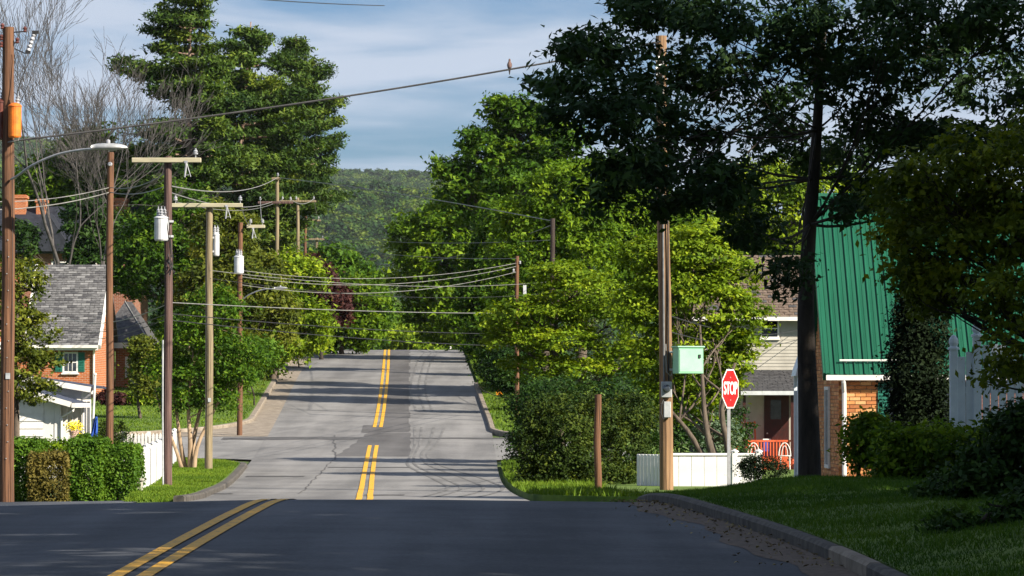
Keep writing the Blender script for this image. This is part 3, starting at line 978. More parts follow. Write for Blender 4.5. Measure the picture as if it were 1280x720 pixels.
def pine(name, label, base, height, lobefn, seed, group, trunk_px=None, r0=.35, n_whorl=26, lean=(0, 0), nper=5, first=.2):
    """tall pine: whorls of up-swept limbs carrying flat plumes of needles"""
    rg = np.random.default_rng(seed)
    base = np.asarray(base, float)
    T = Thing(name, label, 'tree', base, group)
    mb = MB()
    hs = np.linspace(0, 1, 12)
    path = base + np.stack((lean[0] * hs + .12 * np.sin(hs * 7 + seed), lean[1] * hs, height * hs - .2), -1)
    mb.tube(path, r0 * (1 - .9 * hs), 10)
    P, N, tn = [], [], []
    for w in range(n_whorl):
        h = first + (1 - first) * (w + rg.uniform(-.3, .3)) / n_whorl
        h = min(max(h, first), .985)
        p0 = np.array([np.interp(h, hs, path[:, k]) for k in range(3)])
        for k in range(nper + (rg.random() < .5)):
            a = rg.uniform(0, math.tau)
            ln = lobefn(h, a) * rg.uniform(.55, 1.25)
            if rg.random() < .15: ln *= .45
            dirv = np.array((math.cos(a), math.sin(a), 0))
            q = np.linspace(0, 1, 8)
            rise = (.05 + .28 * h) * ln
            pts = p0 + dirv * (ln * q)[:, None] + np.array((0, 0, 1)) * (rise * q ** 1.6 - .10 * ln * q * (1 - h))[:, None]
            pts += np.cumsum(rg.normal(0, .03 * ln / 8, (8, 3)), 0)
            mb.tube(pts, np.linspace(.05 + .012 * ln, .012, 8), 5)
            npl = max(4, int(ln * 7.6))
            tnt = rg.normal(.42, .14)
            for j in range(npl):
                s_ = rg.uniform(.28, 1.0) ** .75
                c = np.array([np.interp(s_, q, pts[:, i]) for i in range(3)])
                side_ = np.array((-math.sin(a), math.cos(a), 0)) * rg.normal(0, .20 * ln * (1.15 - .7 * s_) + .12)
                c = c + side_ + np.array((0, 0, rg.normal(.05, .07)))
                m_ = 27
                pp = c + rg.normal(0, 1, (m_, 3)) * np.array((.26, .26, .13))
                P.append(pp); tn.append(np.full(m_, tnt + rg.normal(0, .08)))
                N.append(np.tile(np.array((0, 0, .6)) + dirv * .2, (m_, 1)) + rg.normal(0, .5, (m_, 3)))
    P, N, tn = np.vstack(P), np.vstack(N), np.concatenate(tn)
    V = leaf_verts(P, N, .30, .34, rg, True)
    me = fast_quads('crown', V - base, len(P), M['leaf_pine'], np.clip(tn + rg.normal(0, .12, len(P)), 0, 1), k=3)
    o = bpy.data.objects.new('crown', me); COL.objects.link(o); o.parent = T.o
    T.part('trunk', mb, M['bark_pine'], shade=True)
    return T


def bare_tree(name, label, base, height, seed, spread, group, r0=.2, depth=7):
    rg = np.random.default_rng(seed)
    base = np.asarray(base, float)
    T = Thing(name, label, 'tree', base, group)
    mb, tw = MB(), MB()

    def grow(p, d, ln, r, lev):
        n = 5
        pts = [p]
        for k in range(n):
            d = d + rg.normal(0, .07, 3) + np.array((0, 0, .04))
            d /= np.linalg.norm(d)
            pts.append(pts[-1] + d * ln / n)
        r1 = r * .62
        (mb if lev < 3 else tw).tube(pts, np.linspace(r, max(r1, .007), n + 1), 7 if lev < 2 else (4 if lev < 4 else 3), cap=False)
        if lev >= depth: return
        kids = 3 if lev < 5 or rg.random() < .5 else 2
        for k in range(kids):
            a = rg.uniform(0, math.tau)
            u, w, dd = rot_basis(d)
            sp_ = spread * rg.uniform(.5, 1.15) * (.75 if k == 0 else 1.1)
            nd = d * math.cos(sp_) + (u * math.cos(a) + w * math.sin(a)) * math.sin(sp_)
            s0 = pts[-1] if k == 0 else pts[rg.integers(2, n + 1)]
            grow(s0, nd, ln * rg.uniform(.6, .84), max(r1 * (.95 if k == 0 else .72), .010), lev + 1)
    grow(base + np.array((0, 0, -.2)), np.array((0.02, 0, 1.0)), height * .29, r0, 0)
    T.part('trunk', mb, M['bark_bare'], shade=True)
    T.part('twigs', tw, M['bark_bare'])['kind'] = 'stuff'
    return T


def on(px, d, dz=0.0):
    x = (px - 640.0) / F * d
    return np.array((x, d, gz(x, d) + dz))


G_BARE, G_PINE, G_LEFT, G_RIGHT = 'leafless trees behind the houses', 'tall pines on the left', 'trees lining the left of the road', 'trees lining the right of the road'
# --- left
bare_tree('bare_tree', 'larger leafless tree with fine upright twigs left of the pines', on(74, 186, -.1), 20.0, 4, .42, G_BARE, .16)
bare_tree('bare_tree', 'smaller leafless tree standing right against the pines', on(128, 198, -.1), 18.6, 9, .40, G_BARE, .13)


def lf_a(h, a):
    w = np.interp(h, [0, .2, .35, .5, .62, .75, .88, 1], [3.0, 3.9, 4.4, 3.3, 3.9, 2.5, 1.5, .25])
    return w * (1.0 + .18 * math.cos(a - math.pi) + .12 * math.sin(3 * a))


def lf_b(h, a):
    w = np.interp(h, [0, .2, .4, .6, .8, .92, 1], [2.8, 3.9, 4.3, 3.9, 2.8, 1.5, .25])
    return w * (1 + .12 * math.sin(2 * a + 1))


pine('pine_tree', 'tallest pine with open tiered limbs left of the sky gap', on(233, 222, 0), 21.4, lambda h, a: 1.1 * lf_a(h, a), 31, G_PINE, lean=(.3, 0), n_whorl=22, nper=6)
pine('pine_tree', 'pine with a reddish trunk at the right of the pair', on(291, 232, 0), 19.4, lambda h, a: .95 * lf_b(h, a), 32, G_PINE, lean=(.9, 0), n_whorl=23, nper=6)
pine('pine_tree', 'lower dense pine whose boughs end at the sky gap', on(354, 294, 0), 24.6, lambda h, a: 1.05 * lf_b(h, a), 33, G_PINE, lean=(.8, 0), n_whorl=21, nper=7, first=.5)

d = 226
tree('leafy_tree', 'bright green tree behind the leafless trees', on(90, d), [lobe(60, 255, 50, 60, d), lobe(110, 215, 50, 55, d), lobe(160, 240, 50, 60, d), lobe(20, 300, 40, 50, d)], M['leaf_bright'], 380, 40, .3, .7, 41, group=G_LEFT, trunk_r=.3)
d = 192
tree('leafy_tree', 'dense mid-green tree under the pines behind the transformer pole', on(215, d), [lobe(190, 330, 50, 55, d), lobe(225, 275, 45, 50, d), lobe(165, 345, 30, 30, d), lobe(250, 350, 45, 55, d), lobe(225, 420, 40, 45, d), lobe(190, 300, 40, 40, d)], M['leaf_mid'], 420, 45, .2, .5, 42, group=G_LEFT, trunk_r=.25)
d = 204
tree('leafy_tree', 'dark tree in front of the slate-roofed house', on(112, d), [lobe(108, 285, 28, 42, d), lobe(140, 305, 24, 38, d), lobe(120, 325, 34, 24, d), lobe(24, 305, 22, 30, d)], M['leaf_deep'], 200, 40, .22, .5, 57, group=G_LEFT, trunk_r=.16)
d = 170
tree('leafy_tree', 'dark tree filling the gap behind the tan pole', on(285, d), [lobe(280, 300, 42, 45, d), lobe(310, 350, 45, 45, d), lobe(265, 380, 45, 50, d), lobe(330, 400, 45, 45, d), lobe(290, 440, 45, 40, d)], M['leaf_olive'], 420, 42, .19, .5, 43, group=G_LEFT, trunk_r=.2)
d = 184
tree('leafy_tree', 'yellow-green roadside tree behind the small grey transformer', on(340, d), [lobe(330, 370, 42, 42, d), lobe(365, 350, 38, 34, d), lobe(375, 410, 45, 38, d), lobe(330, 430, 50, 35, d)], M['leaf_lime'], 380, 42, .19, .5, 44, group=G_LEFT, trunk_r=.18)
d = 212
tree('plum_tree', 'small purple-leaved tree by the far poles', on(402, d), [lobe(398, 358, 26, 28, d), lobe(412, 385, 32, 30, d), lobe(388, 338, 18, 20, d)], M['leaf_plum'], 170, 40, .2, .42, 45, group=G_LEFT, trunk_r=.12, bark='bark_dark')
d = 222
tree('leafy_tree', 'roadside tree at the hilltop left of the road', on(428, d), [lobe(425, 400, 34, 34, d), lobe(450, 378, 32, 30, d), lobe(455, 415, 26, 26, d), lobe(395, 418, 30, 28, d)], M['leaf_bright'], 300, 42, .21, .5, 46, group=G_LEFT, trunk_r=.16)
d = 250
tree('leafy_tree', 'dark tree beyond the hilltop on the left', on(440, d), [lobe(445, 370, 40, 40, d), lobe(420, 345, 40, 35, d), lobe(470, 400, 20, 40, d)], M['leaf_mid'], 260, 40, .26, .6, 47, group=G_LEFT, trunk_r=.2)
d = 160
bush('roadside_shrub', 'light green shrub on the lawn beside the left kerb', on(318, d), [lobe(292, 455, 34, 30, d), lobe(322, 442, 24, 22, d), lobe(266, 465, 28, 34, d)], M['leaf_hedge'], 240, 42, .15, .36, 48)
d = 200
bush('roadside_shrub', 'yellow-green shrub above the left kerb near the hilltop', on(375, d), [lobe(358, 428, 24, 18, d), lobe(388, 422, 22, 16, d), lobe(338, 434, 18, 18, d)], M['leaf_lime'], 170, 42, .17, .4, 49)
# multi-stemmed tree on the corner
d = 113
b0 = on(238, d, .05)
st = [([b0 + (-.10, .1, -.1), b0 + (-.28, .1, .8), b0 + (-.42, .0, 2.0), b0 + (-.6, .1, 3.2)], .075),
      ([b0 + (.10, -.1, -.1), b0 + (.2, -.1, .7), b0 + (.55, 0, 1.5), b0 + (1.1, 0, 2.6)], .075),
      ([b0 + (.03, .15, -.1), b0 + (.08, .2, .9), b0 + (.3, .3, 2.0), b0 + (.5, .2, 3.3)], .08),
      ([b0 + (-.16, -.1, -.1), b0 + (-.45, -.1, .8), b0 + (-.75, -.1, 1.5), b0 + (-1.0, 0, 2.4)], .06)]
tree('crape_myrtle', 'multi-stemmed tree with smooth tan trunks on the grass corner', b0,
     [lobe(235, 425, 38, 36, d), lobe(282, 450, 44, 34, d), lobe(270, 395, 40, 36, d), lobe(215, 465, 28, 26, d), lobe(298, 470, 26, 24, d), lobe(245, 480, 40, 26, d), lobe(228, 500, 26, 16, d), lobe(268, 500, 28, 16, d)],
     M['leaf_mid'], 400, 46, .105, .30, 50, trunk_r=.085, bark='bark_tan', stems=st, limb_scale=.7,
     trunk=[b0 + (0, 0, -.1), b0 + (0, 0, .9), b0 + (-.05, 0, 2), b0 + (.1, 0, 3.6)], cat='tree')
# loose evergreen at the left edge
d = 92
tree('juniper_tree', 'loose yellow-green evergreen behind the leftmost pole', on(18, d), [lobe(20, 350, 34, 30, d), lobe(35, 420, 40, 34, d), lobe(22, 470, 42, 36, d), lobe(58, 455, 20, 16, d), lobe(0, 400, 40, 60, d), lobe(48, 490, 22, 14, d)], M['leaf_olive'], 250, 44, .10, .24, 51, trunk_r=.1, flat=.45, under=.6)
d = 150
tree('leafy_tree', 'small leafy tree in front of the brick wing', on(178, d), [lobe(184, 455, 18, 30, d), lobe(178, 438, 12, 18, d), lobe(188, 485, 22, 18, d)], M['leaf_olive'], 120, 40, .13, .32, 52, trunk_r=.07)
d = 118
bush('dark_bush', 'dark rounded bush behind the picket fence', on(140, d), [lobe(142, 545, 24, 18, d), lobe(128, 552, 16, 16, d)], M['leaf_yew'], 130, 40, .07, .16, 53)
d = 104
bush('clipped_shrub', 'low clipped shrub beside the flower pot', on(108, d), [lobe(107, 549, 14, 7, d), lobe(98, 553, 8, 6, d)], M['leaf_hedge'], 60, 36, .06, .12, 54)
bush('red_shrub', 'small dark red shrub against the brick wall', on(133, 160), [lobe(132, 497, 8, 10, 160), lobe(150, 500, 12, 8, 160)], M['leaf_plum'], 46, 36, .12, .2, 55)
bush('yellow_shrub', 'yellow-green shrub below the brick wing', on(186, 160), [lobe(186, 495, 16, 14, 160), lobe(172, 500, 10, 8, 160)], M['leaf_lime'], 70, 36, .12, .24, 56)

# hedge on the left
hz0 = gz(-9.3, 84)
hedge('garden_hedge', 'clipped green hedge with a browned section beside the road', [
    (-10.75, -9.98, 84.0, 86.2, hz0, -.86, 'leaf_hedge', 'foliage', 17000),
    (-10.12, -9.28, 83.6, 86.0, hz0, -1.13, 'leaf_dead', 'foliage', 12000),
    (-9.34, -8.62, 84.0, 86.2, hz0, -.84, 'leaf_hedge', 'foliage', 15000),
    (-8.66, -7.95, 84.3, 86.5, hz0, -.98, 'leaf_hedge', 'foliage', 13000)], None, 0, .065, 61, (-9.3, 85, hz0))
bush('hedge_shrub', 'taller rounded shrub rising behind the green hedge', on(40, 90), [lobe(30, 565, 22, 14, 90), lobe(75, 562, 30, 12, 90), lobe(120, 566, 28, 14, 90)], M['leaf_bright'], 160, 40, .07, .16, 62)

# --- right
d = 190
tree('ash_tree', 'tall airy tree standing above the others right of the road', on(650, d), [lobe(610, 190, 38, 36, d), lobe(650, 160, 36, 40, d), lobe(690, 175, 40, 42, d), lobe(590, 245, 44, 40, d), lobe(655, 225, 60, 50, d), lobe(720, 225, 45, 45, d), lobe(560, 212, 26, 16, d), lobe(628, 140, 24, 22, d)], M['leaf_mid'], 560, 36, .24, .5, 71, group=G_RIGHT, trunk_r=.32, shell=.35, flat=.5, twigs=110)
d = 212
tree('leafy_tree', 'broad yellow-green tree overhanging the hilltop on the right', on(600, d), [lobe(560, 310, 55, 60, d), lobe(525, 350, 38, 55, d), lobe(600, 270, 60, 50, d), lobe(560, 390, 55, 45, d), lobe(510, 300, 24, 34, d), lobe(630, 340, 60, 70, d), lobe(600, 405, 50, 40, d)], M['leaf_bright'], 640, 42, .24, .6, 72, group=G_RIGHT, trunk_r=.35)
d = 168
tree('leafy_tree', 'dense bright tree behind the dark slim pole', on(725, d), [lobe(700, 280, 60, 50, d), lobe(760, 270, 60, 55, d), lobe(660, 320, 50, 45, d), lobe(800, 320, 60, 60, d), lobe(730, 350, 70, 55, d), lobe(850, 300, 50, 60, d)], M['leaf_bright'], 640, 44, .19, .48, 73, group=G_RIGHT, trunk_r=.3)
d = 176
tree('leafy_tree', 'dark tree shading the right verge below the hilltop', on(625, d), [lobe(600, 375, 28, 40, d), lobe(635, 400, 40, 45, d), lobe(610, 420, 28, 24, d), lobe(650, 440, 40, 40, d), lobe(640, 300, 42, 50, d), lobe(612, 335, 30, 40, d)], M['leaf_mid'], 420, 42, .19, .5, 74, group=G_RIGHT, trunk_r=.22)
d = 161
tree('leafy_tree', 'green tree between the two slim poles on the right', on(678, d), [lobe(655, 335, 40, 42, d), lobe(650, 385, 38, 40, d), lobe(690, 300, 44, 46, d), lobe(720, 270, 46, 46, d), lobe(690, 370, 40, 40, d), lobe(735, 320, 40, 40, d), lobe(700, 248, 46, 42, d), lobe(655, 285, 38, 38, d), lobe(748, 245, 44, 42, d)], M['leaf_bright'], 600, 42, .17, .45, 70, group=G_RIGHT, trunk_r=.2)
d = 120
b0 = on(702, d)
tree('dogwood_tree', 'layered lime-green tree spreading over the dark hedge', b0, [lobe(660, 395, 52, 22, d), lobe(725, 365, 50, 26, d), lobe(645, 430, 40, 18, d), lobe(700, 430, 60, 24, d), lobe(765, 400, 50, 30, d), lobe(660, 462, 38, 18, d), lobe(730, 470, 50, 22, d), lobe(790, 450, 40, 28, d), lobe(700, 345, 36, 18, d), lobe(690, 395, 40, 22, d), lobe(625, 410, 20, 14, d)], M['leaf_lime'], 660, 46, .125, .34, 75, group=G_RIGHT, trunk_r=.16, flat=.3, up=.9, under=.25, twigs=90)
d = 106
b0 = on(905, 104, 0)
st = [([b0 + (-.05, 0, -.1), b0 + (-.5, .2, .7), b0 + (-.95, .3, 1.45), b0 + (-1.6, .4, 2.2)], .12),
      ([b0 + (.1, 0, -.1), b0 + (.12, .1, .9), b0 + (-.05, .2, 2.0), b0 + (.3, .2, 3.2)], .12),
      ([b0 + (-.3, .2, .5), b0 + (-.25, .3, 1.0), b0 + (-.6, .3, 1.5), b0 + (-1.2, .5, 1.9)], .07)]
tree('dogwood_tree', 'lime-green tree with dark twisted leaning stems behind the white fence', b0, [lobe(815, 330, 40, 36, d), lobe(870, 320, 50, 40, d), lobe(800, 390, 40, 36, d), lobe(880, 380, 55, 34, d), lobe(850, 430, 46, 28, d), lobe(915, 350, 34, 34, d), lobe(900, 430, 34, 26, d), lobe(865, 475, 40, 24, d), lobe(815, 460, 30, 30, d), lobe(905, 480, 22, 22, d), lobe(850, 355, 50, 36, d), lobe(835, 490, 34, 26, d), lobe(930, 400, 30, 30, d), lobe(880, 500, 30, 24, d), lobe(915, 455, 24, 24, d), lobe(932, 432, 20, 22, d), lobe(858, 512, 30, 18, d)], M['leaf_lime'], 1050, 46, .12, .32, 76, group=G_RIGHT, trunk_r=.13, bark='bark_grey', stems=st, flat=.35, up=.8, under=.3,
     trunk=[b0 + (0, 0, -.1), b0 + (-.3, .1, .8), b0 + (-.5, .2, 1.9), b0 + (-.6, .5, 4.2)])
d = 205
tree('leafy_tree', 'sunlit tree seen beneath the dark crown above the cream house', on(990, d), [lobe(960, 260, 60, 60, d), lobe(1020, 240, 50, 45, d), lobe(920, 300, 50, 40, d), lobe(1000, 320, 50, 40, d), lobe(1060, 290, 40, 40, d)], M['leaf_lime'], 420, 40, .24, .6, 77, group=G_RIGHT, trunk_r=.3)
for (d, lb_, lo_, sd_) in ((174, 'lowest of the shrubs crowding the right verge', [(630, 455, 26, 36), (655, 440, 26, 40)], 111), (190, 'second of the shrubs crowding the right verge uphill', [(612, 438, 24, 34), (640, 425, 28, 40)], 112),
                           (207, 'third of the shrubs crowding the right verge uphill', [(602, 425, 22, 30), (626, 412, 26, 36)], 113), (226, 'topmost of the shrubs crowding the right verge', [(591, 416, 18, 24), (612, 404, 24, 34)], 114)):
    bush('verge_shrub', lb_, on(lo_[1][0], d), [lobe(*q, d) for q in lo_] + [lobe(lo_[1][0] - 4, lo_[1][1] + 30, 26, 24, d)], M['leaf_mid'], 170, 40, .17, .42, sd_, group='shrubs along the right verge')
d = 108
tree('blue_spruce', 'small blue-grey shrub behind the leaning stems', on(888, d), [lobe(885, 515, 24, 26, d), lobe(893, 545, 30, 26, d), lobe(880, 490, 14, 18, d)], M['leaf_blue'], 130, 40, .09, .2, 78, trunk_r=.06, cat='shrub')
hz1 = gz(1.7, 100)
T = bush('yew_hedge', 'tall dark evergreen hedge right of the road', on(715, 97), [lobe(672, 560, 26, 60, 97), lobe(705, 545, 34, 60, 97), lobe(745, 550, 34, 62, 97, 1), lobe(780, 560, 30, 56, 97, 1.5), lobe(672, 595, 26, 30, 97), lobe(710, 590, 30, 34, 97), lobe(755, 600, 40, 24, 97), lobe(790, 520, 30, 30, 97, 3)], M['leaf_yew'], 950, 46, .08, .2, 79, cat='hedge', flat=.8, trunk_r=.06)
d = 118
bush('dark_shrub', 'dark overgrown shrub along the right road edge', on(652, d), [lobe(660, 520, 24, 36, d), lobe(655, 560, 22, 30, d), lobe(690, 500, 34, 30, d), lobe(655, 590, 18, 16, d), lobe(662, 605, 22, 14, d, -12)], M['leaf_deep'], 330, 42, .09, .26, 80)
d = 156
bush('dark_shrub', 'dark shrub under the verge trees by the orange marker', on(640, d), [lobe(630, 462, 22, 26, d), lobe(652, 480, 22, 30, d), lobe(612, 455, 10, 16, d, 20)], M['leaf_deep'], 170, 42, .13, .34, 81)
bush('dark_shrub', 'dark shrubbery between the hedge and the layered trees', on(750, 113), [lobe(690, 505, 40, 28, 113), lobe(740, 500, 44, 30, 113), lobe(790, 500, 44, 34, 113), lobe(720, 540, 50, 30, 113), lobe(790, 545, 40, 34, 113)], M['leaf_deep'], 300, 42, .1, .28, 97)
bush('dark_shrub', 'dark shrubbery behind the twisted stems and the white fence', on(880, 122), [lobe(830, 530, 34, 34, 122), lobe(870, 520, 34, 40, 122), lobe(910, 530, 30, 34, 122), lobe(850, 560, 44, 24, 122), lobe(905, 565, 36, 20, 122)], M['leaf_deep'], 260, 42, .11, .3, 98)
bush('round_bush', 'small dark round bush before the red porch rail', on(952, 92), [lobe(952, 588, 32, 17, 92), lobe(940, 582, 18, 12, 92)], M['leaf_thuja'], 130, 44, .05, .13, 82)
bush('vine_plant', 'bright leafy sprig at the foot of the leaning stems', on(890, 98), [lobe(890, 590, 11, 10, 98)], M['leaf_bright'], 26, 36, .06, .12, 83)
# beyond the crest
for (px_, py_, d_, w_, h_, mt_, lb_, sd_) in ((500, 420, 330, 24, 30, 'leaf_bright', 'bright tree just beyond where the road disappears', 84), (535, 412, 345, 30, 34, 'leaf_mid', 'green tree beyond the hilltop right of the yellow line', 85),
                                           (470, 405, 350, 26, 36, 'leaf_mid', 'green tree beyond the hilltop left of the yellow line', 86), (515, 428, 300, 26, 16, 'leaf_lime', 'low lime bush at the end of the visible road', 87)):
    tree('leafy_tree', lb_, on(px_, d_), [lobe(px_, py_, w_, h_, d_), lobe(px_ + w_ * .6, py_ + 14, w_ * .7, h_ * .7, d_), lobe(px_ - w_ * .6, py_ + 16, w_ * .6, h_ * .6, d_)], M[mt_], 150, 36, .34, .8, sd_, group='trees beyond the hilltop', trunk_r=.2)

# --- dark foreground tree on the corner lawn
b0 = np.array((4.47, 60, float(lawn_z(4.47, 60))))
fl = []
for (px_, py_, rx_, ry_, d_) in ((705, 108, 50, 20, 54), (715, 60, 16, 10, 55), (760, 70, 60, 34, 56), (740, 150, 60, 34, 54), (795, 15, 40, 26, 57), (862, 15, 36, 26, 57), (800, 130, 70, 40, 55), (875, 85, 46, 40, 58),
                                 (790, 210, 50, 34, 54), (850, 190, 60, 44, 57), (900, 30, 60, 40, 56), (930, 110, 70, 50, 58), (900, 240, 50, 40, 55), (980, 180, 60, 40, 62), (1000, 40, 80, 50, 58),
                                 (1080, 100, 80, 55, 60), (1120, 20, 90, 50, 58), (1200, 80, 90, 60, 62), (1260, 20, 90, 60, 58), (940, 290, 40, 34, 56), (985, 340, 26, 30, 57), (1060, 200, 50, 34, 63), (840, 260, 34, 20, 55), (1000, -80, 160, 60, 60),
                                 (860, -60, 90, 50, 60), (1110, 165, 50, 34, 60), (1180, 175, 60, 34, 60), (1250, 190, 50, 34, 61), (1095, 240, 40, 28, 60), (1150, 250, 50, 34, 61), (1060, 262, 20, 18, 59), (1180, -80, 140, 60, 60), (1290, 140, 60, 50, 60), (750, 250, 34, 18, 54)):
    fl.append(lobe(px_, py_, rx_, ry_, d_, 0, 1.1))
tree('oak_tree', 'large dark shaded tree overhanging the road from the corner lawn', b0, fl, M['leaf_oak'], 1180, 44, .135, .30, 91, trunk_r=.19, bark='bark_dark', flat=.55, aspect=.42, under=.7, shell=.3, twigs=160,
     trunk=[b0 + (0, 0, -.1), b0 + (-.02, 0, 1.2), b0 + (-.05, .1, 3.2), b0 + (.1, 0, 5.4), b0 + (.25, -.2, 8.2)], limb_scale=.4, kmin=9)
# yellow-green tree leaning in from the right
b0 = np.array((7.9, 50, float(lawn_z(7.9, 50))))
tree('maple_tree', 'yellow-green tree leaning in from the right edge', b0, [lobe(1150, 230, 60, 40, 50, 0, .9), lobe(1220, 210, 60, 50, 50, 0, 1), lobe(1130, 300, 46, 36, 50, 1, .9), lobe(1200, 310, 70, 44, 50, 0, 1), lobe(1270, 270, 60, 70, 50, 0, 1), lobe(1250, 380, 50, 50, 49, 0, .9), lobe(1180, 370, 46, 30, 50, 1, .9), lobe(1330, 330, 70, 90, 50, 0, 1), lobe(1300, 180, 70, 60, 50, 1, 1), lobe(1260, 460, 34, 40, 49, 0, .7), lobe(1150, 345, 40, 34, 50, 1, .9), lobe(1215, 270, 50, 40, 50, 1, .9), lobe(1140, 270, 40, 30, 50, 1, .9)],
     M['leaf_maple'], 560, 44, .095, .24, 92, trunk_r=.14, bark='bark_dark', flat=.5, under=.6, shell=.1, twigs=140)
d = 66
T = bush('thuja_tree', 'black-green columnar conifer before the green-roofed house', np.array((6.72, d, -1.6)), [lobe(1148, 410, 34, 50, d), lobe(1148, 470, 42, 60, d), lobe(1150, 530, 42, 60, d), lobe(1150, 372, 24, 40, d)], M['leaf_thuja'], 560, 46, .07, .18, 93, cat='tree', flat=1.4, trunk_r=.08)
d = 63
bush('lawn_shrub', 'sunlit shrub at the corner of the orange brick wall', np.array((5.5, d, -1.3)), [lobe(1078, 548, 22, 22, d), lobe(1088, 532, 22, 16, d), lobe(1066, 572, 14, 16, d), lobe(1100, 568, 26, 24, d)], M['leaf_bright'], 150, 40, .08, .18, 94)
d = 55
bush('lawn_shrub', 'broad green shrub spilling over the corner lawn', np.array((6.0, d, float(lawn_z(6.0, d)))), [lobe(1130, 565, 40, 30, d), lobe(1180, 560, 50, 32, d), lobe(1150, 590, 44, 24, d), lobe(1215, 590, 50, 40, d), lobe(1250, 560, 40, 40, d), lobe(1120, 595, 26, 16, d)], M['leaf_bright'], 330, 44, .085, .2, 95)
d = 42
bush('lawn_shrub', 'dark leafy shrub filling the lower right corner', np.array((5.0, d, float(lawn_z(5.0, d)))), [lobe(1235, 610, 50, 50, d), lobe(1275, 560, 40, 60, d), lobe(1240, 665, 60, 40, d), lobe(1200, 680, 34, 26, d, -1), lobe(1290, 660, 50, 60, d), lobe(1170, 640, 40, 30, d, 3), lobe(1190, 622, 38, 32, d, 1), lobe(1172, 662, 28, 24, d)], M['leaf_deep'], 560, 44, .08, .18, 96)

d = 36
bush('lawn_shrub', 'near dark shrub touching the bottom right corner of the picture', np.array((4.35, d, float(lawn_z(4.35, d)))), [lobe(1215, 690, 44, 34, d), lobe(1268, 680, 50, 44, d), lobe(1240, 725, 60, 30, d), lobe(1170, 715, 26, 18, d), lobe(1195, 668, 34, 28, d), lobe(1290, 640, 40, 40, d)], M['leaf_deep'], 330, 44, .07, .16, 99)

# unseen trees: right ones shade the road; left and rear added to block sky
shade_lobes = [(0, 0, 9.5, 3.6, 3.6, 3.0), (2.2, 1.2, 7.2, 2.6, 2.6, 2.2), (-2.2, -1.0, 7.6, 2.6, 2.6, 2.2), (-.6, 2.4, 6.8, 2.4, 2.4, 2.0), (.8, -2.3, 6.5, 2.4, 2.4, 2.0), (0, 0, 12.4, 2.4, 2.4, 2.0), (-1.0, .8, 4.6, 2.4, 2.4, 1.4)]
proto = None
SHADE = [(12.8, 22.5, 1.0, 0.0), (10.8, 31.5, 1.15, 1.9), (11.6, 39, 1.2, 3.7), (12.4, 46.5, 1.25, 5.1), (17.5, 51.5, 1.2, 2.6), (18.0, 27, 1.4, 1.1), (19.0, 36, 1.45, 4.4), (19.0, 45, 1.4, 3.0), (9.5, 15, 1.2, 2.2), (10, 5, 1.2, .9), (1.5, -9, 1.2, 4.0), (-8, -6, 1.2, 5.0), (-16.5, 12, 1.2, .4), (-16.0, 24, 1.25, 1.4), (-17.0, 36, 1.25, 2.9), (-18.5, 47, 1.2, 3.3)]
for i, (sx, sy, ss, sr) in enumerate(SHADE):
    side_ = 'right edge' if sx > 5 else 'left edge, added to block sky' if sx < -10 else 'bottom edge, added to block sky'
    rank = sum(1 for q in SHADE[:i + 1] if (q[0] > 5) == (sx > 5) and (q[0] < -10) == (sx < -10)) - 1
    lab = '%s street tree shading the road from beyond the %s' % (('first', 'second', 'third', 'fourth', 'fifth', 'sixth', 'seventh', 'eighth', 'ninth', 'tenth')[rank], side_)
    if proto is None:
        proto = tree('street_tree', lab, np.array((0., 0., 0.)), shade_lobes, M['leaf_oak'], 270, 44, .34, .66, 101, trunk_r=.3, bark='bark_dark', group='trees outside the picture shading the road', twigs=40)
        proto.o.location = (sx, sy, gz(sx, sy)); proto.o.scale = (ss,) * 3; proto.o.rotation_euler = (0, 0, sr)
    else:
        c = proto.o.copy(); COL.objects.link(c); c['label'] = lab; c.location = (sx, sy, gz(sx, sy)); c.scale = (ss,) * 3; c.rotation_euler = (0, 0, sr)
        for ch in proto.o.children:
            k = ch.copy(); COL.objects.link(k); k.parent = c

